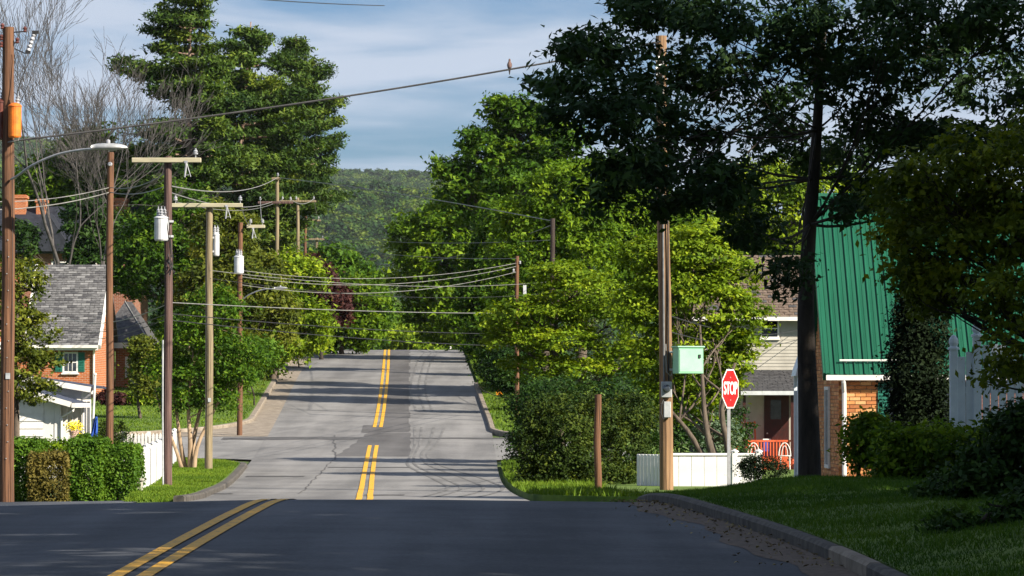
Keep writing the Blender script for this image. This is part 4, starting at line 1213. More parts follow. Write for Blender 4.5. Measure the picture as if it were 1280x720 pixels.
# --- wooded hills far away: one mass of crowns
def hill_forest():
    rg = np.random.default_rng(7)
    src = bpy.data.collections.new('hill_crown_shapes')
    for s_ in range(8):
        rr = np.random.default_rng(300 + s_)
        lobes = [(0, 0, 4.2, 2.9, 2.9, 2.6)] + [(*(rr.normal(0, 1.5, 2)), 3.8 + rr.uniform(-1.2, 1.6), 1.7, 1.7, 1.4) for _ in range(5)]
        C, out, idx = crown_points(lobes, 60, rr, .75, .3)
        P = np.repeat(C, 9, 0) + rr.normal(0, .5, (60 * 9, 3)) * np.array((1, 1, .6))
        N = np.repeat(out, 9, 0) + np.array((0, 0, .3)) + rr.normal(0, .45, P.shape)
        V = leaf_verts(P, N, .95, .75, rr)
        me = fast_quads('hill_crown', V, len(P), M['leaf_hill'], np.clip(np.repeat(rr.normal(.45, .12, 60), 9) + (.42 * (s_ - 3.5) / 3.5) + rr.normal(0, .1, len(P)), 0, 1))
        o = bpy.data.objects.new('hill_crown', me); src.objects.link(o)
    pts = []
    for (y0, y1, x0f, x1f, sp) in ((1000, 2330, -.17, .07, 7.6), (2330, 3600, -.16, .06, 9.0)):
        for y in np.arange(y0, y1, sp):
            xs_ = np.arange(x0f * y, x1f * y, sp)
            pts.append(np.stack((xs_ + rg.normal(0, sp * .3, len(xs_)), y + rg.normal(0, sp * .3, len(xs_))), -1))
    pts = np.vstack(pts)
    # drop those that a nearer fold of the hill hides
    z = hill(pts[:, 0], pts[:, 1])
    ok = np.ones(len(pts), bool)
    ok &= ~((pts[:, 1] > 2330) & (pts[:, 1] < 2560))
    pts, z = pts[ok], z[ok]
    v = np.column_stack((pts, z - .4))
    me = bpy.data.meshes.new('hillside_woods')
    me.vertices.add(len(v)); me.vertices.foreach_set('co', v.astype(np.float32).ravel())
    a = me.attributes.new('rot', 'FLOAT', 'POINT'); a.data.foreach_set('value', rg.uniform(0, 6.28, len(v)).astype(np.float32))
    a = me.attributes.new('size', 'FLOAT', 'POINT'); a.data.foreach_set('value', (rg.uniform(.8, 1.6, len(v)) + .3 * (rg.random(len(v)) < .06)).astype(np.float32))
    a = me.attributes.new('pick', 'INT', 'POINT'); a.data.foreach_set('value', rg.integers(0, 8, len(v)).astype(np.int32))
    me.update()
    o = bpy.data.objects.new('hillside_woods', me); COL.objects.link(o)
    tag(o, 'wooded hills rising beyond the road in the haze', 'woods', None, 'stuff')
    ng = bpy.data.node_groups.new('woods', 'GeometryNodeTree')
    ng.interface.new_socket('Geometry', in_out='INPUT', socket_type='NodeSocketGeometry')
    ng.interface.new_socket('Geometry', in_out='OUTPUT', socket_type='NodeSocketGeometry')
    N_, L_ = ng.nodes, ng.links
    gi, go = N_.new('NodeGroupInput'), N_.new('NodeGroupOutput')
    ci = N_.new('GeometryNodeCollectionInfo'); ci.inputs['Collection'].default_value = src
    ci.inputs['Separate Children'].default_value = True; ci.inputs['Reset Children'].default_value = True
    ip = N_.new('GeometryNodeInstanceOnPoints'); ip.inputs['Pick Instance'].default_value = True

    def attr(nm, ty):
        q = N_.new('GeometryNodeInputNamedAttribute'); q.data_type = ty; q.inputs['Name'].default_value = nm
        return q.outputs['Attribute']
    cx_ = N_.new('ShaderNodeCombineXYZ'); L_.new(attr('rot', 'FLOAT'), cx_.inputs['Z'])
    L_.new(gi.outputs[0], ip.inputs['Points']); L_.new(ci.outputs[0], ip.inputs['Instance'])
    L_.new(cx_.outputs[0], ip.inputs['Rotation'])
    L_.new(attr('size', 'FLOAT'), ip.inputs['Scale']); L_.new(attr('pick', 'INT'), ip.inputs['Instance Index'])
    L_.new(ip.outputs[0], go.inputs[0])
    md = o.modifiers.new('woods', 'NODES'); md.node_group = ng
    print('hill crowns', len(v))


hill_forest()

# ------------------------------------------------------------------ utility poles
def can(T, c, r, h, mat, side_dir, nb=3, bush_mat='porcelain', pole_gap=.12):
    """pole-mounted transformer: tank with lid, rim, bushings and hanger"""
    c = np.asarray(c, float); sd = np.asarray(side_dir, float)
    mb = MB()
    mb.lathe(c + (0, 0, -h / 2), [(r * .86, 0), (r, .03), (r, h * .93), (r * 1.08, h * .935), (r * 1.08, h * .965), (r * .9, h), (r * .5, h * 1.05), (r * .1, h * 1.06)], 18)
    for s_ in (-.3, .32):
        mb.box(c - sd * (r + pole_gap / 2) + (0, 0, s_ * h), (.07 + abs(sd[0]) * pole_gap, .07 + abs(sd[1]) * pole_gap, .05))
    t = T.part('transformer', mb, M[mat], shade=False)
    for k in range(nb):
        a = 2.1 * k + .6
        q = c + np.array((math.cos(a) * r * .5, math.sin(a) * r * .5 - .02, h / 2))
        b = MB(); b.lathe(q, [(.025, 0), (.05, .03), (.03, .06), (.05, .09), (.03, .12), (.045, .15), (.015, .19), (.012, .24)], 8)
        T.part('bushing', b, M[bush_mat], t)
    return t


def pole(name, label, px, d, top_y, r0, r1, mat, group='utility poles along the road', base_z=None, lean=0.0, sides=14):
    base = on(px, d)
    if base_z is not None: base[2] = base_z
    top = at(px, top_y, d)
    T = Thing(name, label, 'utility pole', base, group)
    rg = np.random.default_rng(int(px))
    n = 12
    q = np.linspace(0, 1, n)
    pts = np.stack((base[0] + (top[0] - base[0] + lean) * q + .012 * np.sin(q * 9 + px), np.full(n, d) + .01 * np.cos(q * 7), base[2] - .3 + (top[2] - base[2] + .3) * q), -1)
    mb = MB(); mb.tube(pts, np.linspace(r0, r1, n), sides)
    T.part('shaft', mb, M[mat], shade=False)
    T.top = top; T.r1 = r1; T.d = d; T.px = px
    return T


def crossarm(T, pxa, pxb, y, mat='arm_wood', ins=(), braces=True, dy=-.16, tilt=0.0):
    d = T.d + dy
    a, b = at(pxa, y + tilt, d), at(pxb, y - tilt, d)
    mb = MB()
    u = (b - a) / np.linalg.norm(b - a)
    mb.box((a + b) / 2, (np.linalg.norm(b - a), .1, .115), bevel=.012)
    o = T.part('crossarm', mb, M[mat])
    if braces:
        c = (a + b) / 2; c[0] = T.top[0]
        for s_ in (-1, 1):
            b_ = MB(); b_.tube([c + (s_ * .55, .0, -.05), c + (s_ * .05, .07, -.52)], .014, 5)
            T.part('brace', b_, M['galvanised'], o)
    for p in ins:
        q = at(p, y, d) + (0, 0, .055)
        m = MB(); m.lathe(q, [(.012, 0), (.012, .07), (.055, .08), (.06, .11), (.035, .125), (.05, .14), (.05, .165), (.02, .19), (.03, .21), (.0, .225)], 10)
        T.part('insulator', m, M['porcelain'], o)
    return o


def hanging_gear(T, px, y, parent=None):
    """fused cut-out hung below an arm"""
    q = at(px, y, T.d - .22)
    m = MB()
    m.tube([q, q + (.0, 0, -.1), q + (-.03, 0, -.34)], [.03, .024, .02], 8); m.tube([q + (.02, 0, -.02), q + (.11, 0, -.33)], .011, 6)
    m.tube([q + (-.03, 0, -.3), q + (.08, 0, -.28)], .008, 6); m.box(q + (0, .05, .02), (.08, .12, .05))
    return T.part('fuse_cutout', m, M['porcelain'], parent)


def lamp_arm(T, pts_px, head_px, head_y, head_w, d=None, arm_r=.025):
    d = d or T.d - .1
    P = np.array([at(a, b, d - .25 * i) for i, (a, b) in enumerate(pts_px)])
    f = [hermite([(i, p[k]) for i, p in enumerate(P)]) for k in range(3)]
    t = np.linspace(0, len(P) - 1, 18)
    mb = MB(); mb.tube(np.stack([g(t) for g in f], -1), arm_r, 8)
    arm = T.part('lamp_arm', mb, M['galvanised'], shade=True)
    k = d / F
    c = at(head_px, head_y, P[-1][1]); w = head_w * k
    # cobra head: long shallow shell with a glass bowl below and a photocell on top
    sec = [(-.5, .05, .05), (-.36, .085, .075), (-.15, .14, .085), (.1, .17, .085), (.32, .14, .07), (.46, .07, .04), (.5, .02, .015)]
    vs, n = [], 12
    for s_, hw, hh in sec:
        for j in range(n):
            a = math.tau * j / n
            zz = math.sin(a) * hh * (1.0 if math.sin(a) > 0 else .45)
            vs.append(c + np.array((s_ * w, math.cos(a) * hw * w * 1.3, zz * w * 1.5)))
    fs = [(i * n + j, i * n + (j + 1) % n, (i + 1) * n + (j + 1) % n, (i + 1) * n + j) for i in range(len(sec) - 1) for j in range(n)]
    fs += [tuple(range(n)), tuple(range((len(sec) - 1) * n, len(sec) * n))[::-1]]
    mb = MB(); mb.add(vs, fs)
    head = T.part('lamp_head', mb, M['galvanised'], shade=True)
    mb = MB(); mb.lathe(c + (.08 * w, 0, -.085 * w), [(.03 * w, 0), (.10 * w, .02 * w), (.15 * w, .05 * w), (.16 * w, .075 * w)], 12)
    T.part('lamp_glass', mb, M['porcelain'], head)
    mb = MB(); mb.lathe(c + (-.03 * w, 0, .12 * w), [(.05 * w, 0), (.06 * w, .02 * w), (.055 * w, .09 * w), (.02 * w, .11 * w)], 10)
    T.part('photocell', mb, M['porcelain'], head)
    return head


def bracket(T, y, dx, n=1, dark=True):
    mb = MB()
    a = at(T.px, y, T.d)
    b = a + (dx, -.05, .02)
    mb.tube([a, b], .014, 6); mb.tube([b, b + (0, 0, .09)], .012, 6)
    o = T.part('bracket', mb, M['cable_black'])
    m = MB(); m.lathe(b + (0, 0, -.02), [(.02, 0), (.045, .02), (.025, .05), (.045, .08), (.02, .12)], 8)
    T.part('insulator', m, M['porcelain_brown' if dark else 'porcelain'], o)
    return o


# leftmost pole with the orange transformer and the street lamp
P1 = pole('utility_pole', 'brown pole at the left edge with an orange transformer and lamp arm', 9.5, 80, 33, .148, .115, 'pole_brown', lean=.0)
can(P1, at(17.5, 151, 79.75), .13, .66, 'transformer_rust', (.35, -.9, 0), 1)
can(P1, at(-2, 150, 80.05), .16, .8, 'porcelain_brown', (-1, 0, 0), 1)
for (y_, dx_) in ((40, .33), (36, -.12), (50, -.14), (59, -.14), (54, .18)):
    bracket(P1, y_, dx_)
q = at(38, 52, 79.9)
mb = MB(); mb.lathe(q + (-.07, 0, -.19), [(.03, 0), (.055, .03), (.035, .07), (.055, .11), (.035, .15), (.055, .19), (.035, .23), (.055, .27), (.035, .31), (.05, .35), (.02, .4)], 10, axis=(.32, 0, .95))
so = P1.part('surge_arrester', mb, M['porcelain'])
for o_, s_ in (((.08, 0, .2), (.13, .1, .06)), ((-.07, 0, -.2), (.1, .09, .06))):
    mb = MB(); mb.box(q + o_, s_); P1.part('clamp', mb, M['cable_black'], so)
mb = MB(); mb.tube([at(17, 60, 80), at(30, 66, 79.9), q + (-.07, 0, -.2)], .012, 6); P1.part('bracket', mb, M['cable_black'])
mb = MB(); mb.tube([at(24, 118, 79.7), at(20, 105, 79.8), at(22, 70, 79.85), at(20, 62, 79.85)], .009, 5); P1.part('lead_wire', mb, M['cable_black'])
mb = MB(); mb.tube([at(13, 176, 79.85), at(9, 177.5, 79.75), at(22, 175, 79.7), at(24, 168, 79.7)], .013, 5); P1.part('band', mb, M['cable_pale'])
lamp_arm(P1, [(13, 224), (22, 219), (40, 206), (70, 193), (100, 187), (122, 185.5)], 136, 184.5, 45, d=79.85)
mb = MB()
for k in range(14):
    mb.lathe(at(9.5, 300 + 21 * k, 80 - .135) + (.02 * math.sin(k * 2.3), 0, 0), [(.012, 0), (.012, .02)], 6, axis=(0, -1, 0))
P1.part('nail_head', mb, M['galvanised'])['kind'] = 'stuff'

for P_, px_, d_, y0_, y1_ in ((P1, 15.5, 79.87, 180, 628),):
    mb = MB(); mb.tube([at(px_, y0_, d_), at(px_ - .6, (y0_ + y1_) / 2, d_), at(px_ + .3, y1_, d_)], .007, 5); P_.part('ground_wire', mb, M['cable_black'])
mb = MB(); mb.box(at(10, 470, 79.85), (.09, .012, .12)); P1.part('tag_plate', mb, M['meter_grey'])
P2 = pole('utility_pole', 'plain brown pole rising behind the street lamp head', 137, 100, 190, .098, .084, 'pole_brown')
mb = MB(); mb.lathe(at(137, 205, 99.9), [(.04, 0), (.06, .02), (.04, .06)], 8, axis=(0, -1, 0)); P2.part('insulator', mb, M['porcelain'])
P3 = pole('utility_pole', 'dark pole with a light crossarm and large grey transformer', 210, 93, 195, .108, .09, 'pole_dark')
ca = crossarm(P3, 164, 251, 200, ins=(244,), braces=False)
hanging_gear(P3, 232, 203, ca)
can(P3, at(201.5, 286, 92.75), .165, .56, 'transformer_grey', (-.8, -.6, 0), 3)
mb = MB(); mb.tube([at(203.5, 425, 92.9), at(203.5, 520, 92.9), at(204.5, 624, 92.9)], .02, 8); P3.part('conduit', mb, M['meter_grey'])
mb = MB()
rg_ = np.random.default_rng(3)
for k in range(7):
    a_ = at(212 + rg_.uniform(-3, 4), 322 + rg_.uniform(-8, 6), 92.8); b_ = at(212 + rg_.uniform(-6, 10), 335 + rg_.uniform(-4, 12), 92.75)
    mb.tube([a_, (a_ + b_) / 2 + rg_.normal(0, .06, 3), b_], .011, 5)
P3.part('cable_bundle', mb, M['cable_black'])['kind'] = 'stuff'
for k, (dx_, yy_) in enumerate(((-.05, 262), (.02, 264), (.08, 300))):
    mb = MB(); mb.tube([at(205 + 4 * k, yy_, 92.7), at(209 + 3 * k, yy_ + 22, 92.65), at(213, 318, 92.8)], .01, 5); P3.part('lead_wire', mb, M['cable_black'])
P4 = pole('utility_pole', 'pale tan pole standing on the grass corner', 261.5, 111, 254, .112, .095, 'pole_tan')
ca = crossarm(P4, 213, 303, 256.5, ins=(219, 300), braces=False)
hanging_gear(P4, 283, 258, ca)
can(P4, at(270, 306, 111.25), .09, .62, 'transformer_grey', (1, .2, 0), 2)
mb = MB(); mb.tube([at(257.6, 262, 110.92), at(257, 430, 110.9), at(257, 588, 110.88)], .008, 5); P4.part('ground_wire', mb, M['cable_black'])
mb = MB(); mb.box(at(262, 500, 110.86), (.08, .012, .11)); P4.part('tag_plate', mb, M['meter_grey'])
P5 = pole('utility_pole', 'small brown pole with a grey transformer and lamp on the lawn edge', 300, 141, 278, .10, .085, 'pole_brown')
ca = crossarm(P5, 308, 331, 283, ins=(313, 328), braces=False)
can(P5, at(298.5, 331, 140.8), .17, .62, 'transformer_grey', (-.3, -.95, 0), 3)
hanging_gear(P5, 316, 286, ca)
lamp_arm(P5, [(302, 375), (312, 368), (328, 362), (342, 361)], 351, 360.5, 17, arm_r=.022)
P6 = pole('utility_pole', 'slender far pole rising highest above the roadside trees', 346, 186, 221, .10, .085, 'pole_tan')
crossarm(P6, 322, 366, 253, 'pole_dark', ins=(325, 363), braces=False); crossarm(P6, 339, 350, 223, 'pole_tan', ins=(347,), braces=False)
P7 = pole('utility_pole', 'far pole beside the gap with a wide weathered arm', 372, 214, 247, .10, .085, 'pole_tan', )
crossarm(P7, 350, 395, 251.5, 'pole_tan', ins=(353, 370, 392), braces=False)
P8 = pole('utility_pole', 'thin reddish far pole with a short right arm', 381.5, 244, 269, .10, .085, 'pole_brown')
crossarm(P8, 381, 401, 275.5, 'pole_tan', ins=(398,), braces=False)
P9 = pole('utility_pole', 'farthest short pole above the purple-leaved tree', 395.5, 282, 297, .11, .1, 'pole_tan')
crossarm(P9, 386, 405, 299, 'pole_tan', ins=(403,), braces=False)
P10 = pole('utility_pole', 'nearly black slim pole standing among the right-hand trees', 690.5, 152, 273, .105, .09, 'pole_black')
P11 = pole('utility_pole', 'short brown pole top with wires among the right-hand trees', 646, 150, 320, .085, .075, 'pole_brown')
for y_, dx_ in ((330, .12), (340, -.12)): bracket(P11, y_, dx_, dark=False)
mb = MB(); mb.box(at(656, 362, 149.6), (.12, .1, .34)); P11.part('junction_box', mb, M['transformer_grey'])
P12 = pole('wooden_post', 'short brown stub pole standing before the dark hedge', 747, 90, 493, .085, .075, 'pole_brown', group=None)
P12.o['category'] = 'post'

# the pole beside the stop sign with the mint cabinet
P13 = pole('utility_pole', 'orange-brown pole carrying a mint cabinet near the stop sign', 834, 90, 44, .16, .125, 'pole_orange', lean=-.14)
mb = MB()
c = at(860, 451, 89.5)
mb.box(c, (.60, .36, .58), rz=.34, bevel=.012)
cab = P13.part('cabinet', mb, M['mint_metal'])
mb = MB(); mb.box(c + (0, 0, .31), (.66, .42, .035), rz=.34, bevel=.01); P13.part('cabinet_lid', mb, M['mint_metal_lid'], cab)
ca_, sa_ = math.cos(.34), math.sin(.34)
loc2 = lambda u, v, w: c + np.array((u * ca_ - v * sa_, u * sa_ + v * ca_, w))
mb = MB(); mb.box(loc2(-.01, -.185, -.0), (.53, .012, .5), rz=.34, bevel=.004); dr = P13.part('cabinet_door', mb, M['mint_metal_lid'], cab)
mb = MB(); mb.box(loc2(.2, -.2, .1), (.05, .03, .08), rz=.34); P13.part('latch', mb, M['cable_black'], cab)
for y_ in (440, 462):
    mb = MB(); mb.box(at(843, y_, 89.8), (.22, .1, .05)); P13.part('cabinet_bracket', mb, M['galvanised'])
c = at(833, 487, 89.75)
mb = MB(); mb.box(c, (.24, .16, .36), bevel=.015); mtr = P13.part('meter_box', mb, M['meter_grey'])
mb = MB(); mb.lathe(c + (0, -.08, .02), [(.085, 0), (.09, .015), (.08, .03), (.08, .08), (.06, .11), (.02, .115)], 16, axis=(0, -1, 0)); P13.part('meter_glass', mb, M['glass_dark'], mtr)
c = at(834, 512, 89.77)
mb = MB(); mb.box(c, (.16, .12, .36), bevel=.012); P13.part('switch_box', mb, M['meter_grey'])
mb = MB(); mb.tube([at(829, 60, 89.85), at(829, 300, 89.84), at(830, 476, 89.83)], .022, 8); P13.part('conduit', mb, M['meter_dark'])
mb = MB(); mb.tube([at(835, 260, 89.84), at(835.5, 420, 89.82), at(836, 476, 89.82)], .018, 8); P13.part('conduit', mb, M['cable_black'])
mb = MB(); mb.tube([at(830, 498, 89.75), at(827, 505, 89.7), at(826, 516, 89.7), at(829, 524, 89.7), at(833, 521, 89.75)], .016, 6); P13.part('cable_loop', mb, M['cable_black'])
mb = MB(); mb.tube([at(832, 430, 89.7), at(833, 465, 89.68), at(838, 470, 89.7), at(842, 462, 89.7)], .016, 6); P13.part('cable_loop', mb, M['cable_pale'])
for k in range(3):
    mb = MB(); mb.tube([at(824 + 3 * k, 70 + 9 * k, 89.8), at(820, 76 + 9 * k, 89.7)], .02, 6); P13.part('bracket', mb, M['galvanised'])

# ------------------------------------------------------------------ overhead wires
def wire(label, a, b, sag, r, mat, name='overhead_wire', n=40):
    a, b = np.asarray(a, float), np.asarray(b, float)
    t = np.linspace(0, 1, n)[:, None]
    pts = a + (b - a) * t - np.array((0, 0, 1)) * (4 * sag * t * (1 - t))
    mb = MB(); mb.tube(pts, r, 5)
    o = single(name, mb, M[mat], label, 'wire', 'overhead wires', loc=a)
    return pts


main = wire('thick black cable crossing the sky with a bird on it', at(13, 176, 79.9), at(826, 51, 89.9), .14, .021, 'cable_black', 'overhead_cable', 60)
wire('pale wire from the lamp pole to the dark transformer pole', at(137, 240, 100), at(210, 231, 93), .12, .012, 'cable_pale')
wire('pale wire ending just below the crossarm of the dark transformer pole', at(137, 234, 100), at(209, 214, 93), .16, .010, 'cable_pale')
wire('pale wire leaving the left edge towards the lamp pole', at(-10, 262, 95), at(137, 240, 100), .1, .012, 'cable_pale')
wire('second pale wire just above, from the left edge to the lamp pole', at(-10, 252, 95), at(137, 234, 100), .1, .010, 'cable_pale')
wire('wire from the dark transformer pole to the highest far pole', at(211, 232, 93), at(346, 222, 186), .35, .015, 'cable_pale')
wire('wire from the dark transformer pole to the arm of the highest far pole', at(211, 240, 93), at(340, 252, 186), .30, .013, 'cable_pale')
wire('pale wire from the highest far pole across to the slim black pole', at(348, 222, 186), at(690, 276, 152), -.12, .02, 'cable_pale')
wire('wire from the tan corner pole to the small lawn-edge pole', at(300, 252, 111), at(313, 280, 141), .2, .012, 'cable_pale')
wire('wire from the small lawn-edge pole up to the highest far pole', at(328, 279, 141), at(325, 249, 186), .3, .014, 'cable_pale')
wire('wire between the highest far pole and the wide-armed far pole', at(363, 249, 186), at(392, 248, 214), .25, .016, 'cable_pale')
wire('wire between the wide-armed far pole and the thin reddish pole', at(392, 248, 214), at(398, 272, 244), .2, .018, 'cable_pale')
wire('pale wire crossing the road from the dark pole at window height', at(210, 378, 93), at(690, 391, 152), .10, .011, 'cable_pale')
wire('upper of two black wires low across the road', at(211, 392, 93), at(690, 417, 152), .16, .011, 'cable_black')
wire('lower of two black wires low across the road', at(211, 400, 93), at(690, 433, 152), .16, .011, 'cable_black')
for k, (ya, yb) in enumerate(((338, 329), (346, 333), (356, 340))):
    wire(['topmost', 'middle', 'lowest'][k] + ' of three wires from the lawn-edge pole to the short pole top', at(302, ya, 140.8), at(645, yb, 149.8), .42 + .05 * k, .009, 'cable_pale')
wire('thin wire from the wide-armed far pole to the short pole top', at(374, 300, 214), at(645, 323, 149.8), .3, .010, 'cable_pale')
wire('thin wire from the thin reddish far pole to the slim black pole', at(383, 292, 244), at(690, 300, 152), .3, .011, 'cable_pale')
wire('thin wire from the tan corner pole to the wide-armed far pole', at(219, 252, 111), at(353, 249, 214), .4, .010, 'cable_pale')
wire('thin wire from the tan corner pole to the slim black pole, upper', at(263, 338, 110.9), at(690, 352, 151.9), .3, .008, 'cable_pale')
wire('thin wire from the tan corner pole to the slim black pole, lower', at(263, 348, 110.9), at(690, 366, 151.9), .34, .008, 'cable_black')
wire('wire climbing to the top of the slim black pole', at(470, 330, 250), at(690, 281, 152), .5, .015, 'cable_pale')
wire('upper black service wire from the dark pole to the brick house', at(209, 392, 93), at(52, 402, 166), .45, .010, 'cable_black')
wire('lower black service wire from the dark pole to the brick house', at(209, 398, 93), at(50, 413, 166), .45, .010, 'cable_black')
wire('pale service wire from the dark pole to the roof of the brick house', at(209, 380, 93), at(60, 384, 166), .55, .012, 'cable_pale')
wire('upper service wire from the cabinet pole to the cream house', at(838, 395, 90), at(998, 412, 164), .3, .012, 'cable_black')
wire('lower service wire from the cabinet pole to the cream house', at(838, 415, 90), at(998, 424, 164), .3, .012, 'cable_black')
wire('high wire at the top edge of the picture', at(180, -14, 70), at(480, 6, 120), .05, .012, 'cable_black')

# bird on the cable: one body, tail hanging below the wire
i_ = int(np.argmin(np.abs(main[:, 0] / main[:, 1] * F + 640 - 638.5)))
bp_ = main[i_] + (0, 0, .02)
prof = [(-.135, .008, 0.0), (-.07, .018, -.004), (-.02, .026, -.012), (.02, .045, -.012), (.06, .055, -.006), (.10, .052, .0), (.135, .036, .002), (.155, .024, .0), (.175, .024, -.004), (.195, .022, -.008), (.21, .012, -.012), (.216, .003, -.014)]
vs, fs, n = [], [], 12
for h_, r_, yo in prof:
    flat_ = .45 if h_ < 0 else 1.0
    for j in range(n):
        a = math.tau * j / n
        vs.append(bp_ + np.array((math.cos(a) * r_, math.sin(a) * r_ * flat_ + yo, h_)))
mb = MB()
for i in range(len(prof) - 1):
    for j in range(n):
        front = math.sin(math.tau * (j + .5) / n) < -.35 and prof[i][0] > 0
        mb_f = (i * n + j, i * n + (j + 1) % n, (i + 1) * n + (j + 1) % n, (i + 1) * n + j)
        fs.append((mb_f, 0 if front else 1))
mb.add(vs, [f for f, _ in fs])
mb.mi = [m for _, m in fs]
mb.tube([bp_ + (0, -.018, .186), bp_ + (.003, -.05, .18)], [.007, .001], 6, mi=1)
for s_ in (-1, 1):
    mb.tube([bp_ + (s_ * .016, -.01, .03), bp_ + (s_ * .016, -.016, .0)], .004, 5, mi=1)
single('bird', mb, [M['bird_breast'], M['bird_wing']], 'small pink-breasted bird perched on the thick black cable', 'bird', shade=True, loc=bp_)

# ------------------------------------------------------------------ houses
def window(T, wall, x0, x1, z0, z1, y, frame='white_paint', rails=2, cols=1, sill=True, face=-1):
    """window in a wall that faces the camera: pane, frame, glazing bars and sill"""
    mb = MB(); mb.span(x0, x1, y - .02, y - .004, z0, z1)
    w = T.part('window', mb, M['glass_dark'], wall)
    mb = MB(); t = .07
    mb.span(x0 - t, x0, y - .03, y + .03, z0 - t, z1 + t); mb.span(x1, x1 + t, y - .03, y + .03, z0 - t, z1 + t)
    mb.span(x0, x1, y - .029, y + .029, z1, z1 + t); mb.span(x0, x1, y - .029, y + .029, z0 - t, z0)
    T.part('window_frame', mb, M[frame], wall)
    for k in range(1, rails):
        z = z0 + (z1 - z0) * k / rails
        mb = MB(); mb.span(x0, x1, y - .035, y - .018, z - .02, z + .02); T.part('glazing_bar', mb, M[frame], wall)
    for k in range(1, cols + 1):
        if cols > 1 or k > 1:
            x = x0 + (x1 - x0) * k / (cols + 1)
            mb = MB(); mb.span(x - .012, x + .012, y - .033, y - .019, z0, z1); T.part('glazing_bar', mb, M[frame], wall)
    if sill:
        mb = MB(); mb.span(x0 - .12, x1 + .12, y - .1, y + .02, z0 - .13, z0 - .072); T.part('window_sill', mb, M[frame], wall)
    return w


def shutter(T, wall, x0, x1, z0, z1, y, mat='green_shutter'):
    mb = MB(); mb.span(x0, x1, y - .03, y, z0, z1)
    n = int((z1 - z0) / .07)
    for k in range(n):
        z = z0 + .05 + (z1 - z0 - .1) * k / max(1, n - 1)
        mb.box(((x0 + x1) / 2, y - .035, z), (x1 - x0 - .08, .02, .035), rx=.4)
    return T.part('shutter', mb, M[mat], wall)


def shingle_roof(T, name, eL, eR, rR, rL, mats, row=.16, tab=.34, t=.05, seed=1, thick=.12):
    """roof plane eave-left, eave-right, ridge-right, ridge-left with courses of tabs"""
    eL, eR, rR, rL = [np.asarray(q, float) for q in (eL, eR, rR, rL)]
    mb = MB(); mb.slab((eL, eR, rR, rL), thick)
    rf = T.part(name, mb, M[mats[0]])
    up = (rL - eL); n = max(2, int(np.linalg.norm(up) / row))
    nrm = np.cross(eR - eL, rL - eL); nrm /= np.linalg.norm(nrm)
    rg = random.Random(seed)
    buckets = [MB() for _ in mats]
    for i in range(n):
        a, b = i / n, (i + 1) / n
        A0, A1 = eL + (rL - eL) * a, eR + (rR - eR) * a
        B0, B1 = eL + (rL - eL) * b, eR + (rR - eR) * b
        m = max(1, int(np.linalg.norm(A1 - A0) / tab)); off = (i % 2) * .5
        xs = [max(0.0, min(1.0, (k + off) / m)) for k in range(-1, m + 1)]
        for k in range(len(xs) - 1):
            u0, u1 = xs[k] + .006, xs[k + 1] - .006
            if u1 - u0 < .02: continue
            h0 = .03 + rg.uniform(-.006, .008)
            q = [A0 + (A1 - A0) * u0 + nrm * h0, A0 + (A1 - A0) * u1 + nrm * h0, B0 + (B1 - B0) * u1 + nrm * .008, B0 + (B1 - B0) * u0 + nrm * .008]
            e0, e1 = A0 + (A1 - A0) * u0, A0 + (A1 - A0) * u1
            buckets[rg.choice([0, 0, 0, 1, 2][:len(mats) + 2])].add(q + [e0, e1], [(0, 1, 2, 3), (4, 5, 1, 0)])
    for k, b in enumerate(buckets):
        if b.n:
            o = T.part('shingles', b, M[mats[k]], rf); o['kind'] = 'stuff'
    return rf


def siding(T, wall, x0, x1, z0, z1, y, mat, h=.15, skip=()):
    """lapped boards on a wall facing the camera; skip: rectangles (xa,xb,za,zb) left open"""
    n = int(round((z1 - z0) / h)); h = (z1 - z0) / n
    for k in range(n):
        za, zb = z0 + k * h, z0 + (k + 1) * h
        runs = [(x0, x1)]
        for (xa, xb, ya, yb) in skip:
            if ya < (za + zb) / 2 < yb:
                new = []
                for (p, q) in runs:
                    if xa > p: new.append((p, min(q, xa)))
                    if xb < q: new.append((max(p, xb), q))
                runs = [r for r in new if r[1] - r[0] > .02]
        for (p, q) in runs:
            mb = MB()
            mb.add([(p, y - .028, za), (q, y - .028, za), (q, y - .006, zb + .01), (p, y - .006, zb + .01), (p, y, za), (q, y, za)], [(0, 1, 2, 3), (4, 5, 1, 0)])
            T.part('siding_board', mb, M[mat], wall)


# --- brick house on the left with the grey shingle roof
d = 165.0
gb = gz(-18.5, d) - .2
Ez, Rz, Rd = 2.41, 5.62, 169.2
T = Thing('brick_house', 'orange brick house with steep grey shingle roof and green shutters', 'house', (-19.0, d, gb))
xL, xR = -21.2, -17.22
mb = MB(); mb.span(xL, xR, d, d + 8.4, gb, Ez)
wl_ = T.part('wall', mb, M['brick_orange'])
mb = MB(); mb.prism([(xR - .005, d + .02, Ez), (xR - .005, d + 8.38, Ez), (xR - .005, Rd, Rz - .12)], (-.3, 0, 0)); T.part('gable_wall', mb, M['brick_orange'])
mb = MB(); mb.prism([(xL + .3, d + .02, Ez), (xL + .3, d + 8.38, Ez), (xL + .3, Rd, Rz - .12)], (-.3, 0, 0)); T.part('gable_wall', mb, M['brick_orange'])
dy_, dzz = .35, .35 * (Rz - Ez) / (Rd - d)
shingle_roof(T, 'roof', (-20.05, d - dy_, Ez - dzz + .1), (xR + .18, d - dy_, Ez - dzz + .1), (xR + .18, Rd, Rz + .1), (-20.05, Rd, Rz + .1), ('grey_shingle', 'grey_shingle_pale', 'grey_shingle_dark'), seed=3)
mb = MB(); mb.slab(((xR + .18, d + 8.75, Ez - .2), (-20.05, d + 8.75, Ez - .2), (-20.05, Rd + .01, Rz + .09), (xR + .18, Rd + .01, Rz + .09)), .12); T.part('roof_back', mb, M['grey_shingle'])
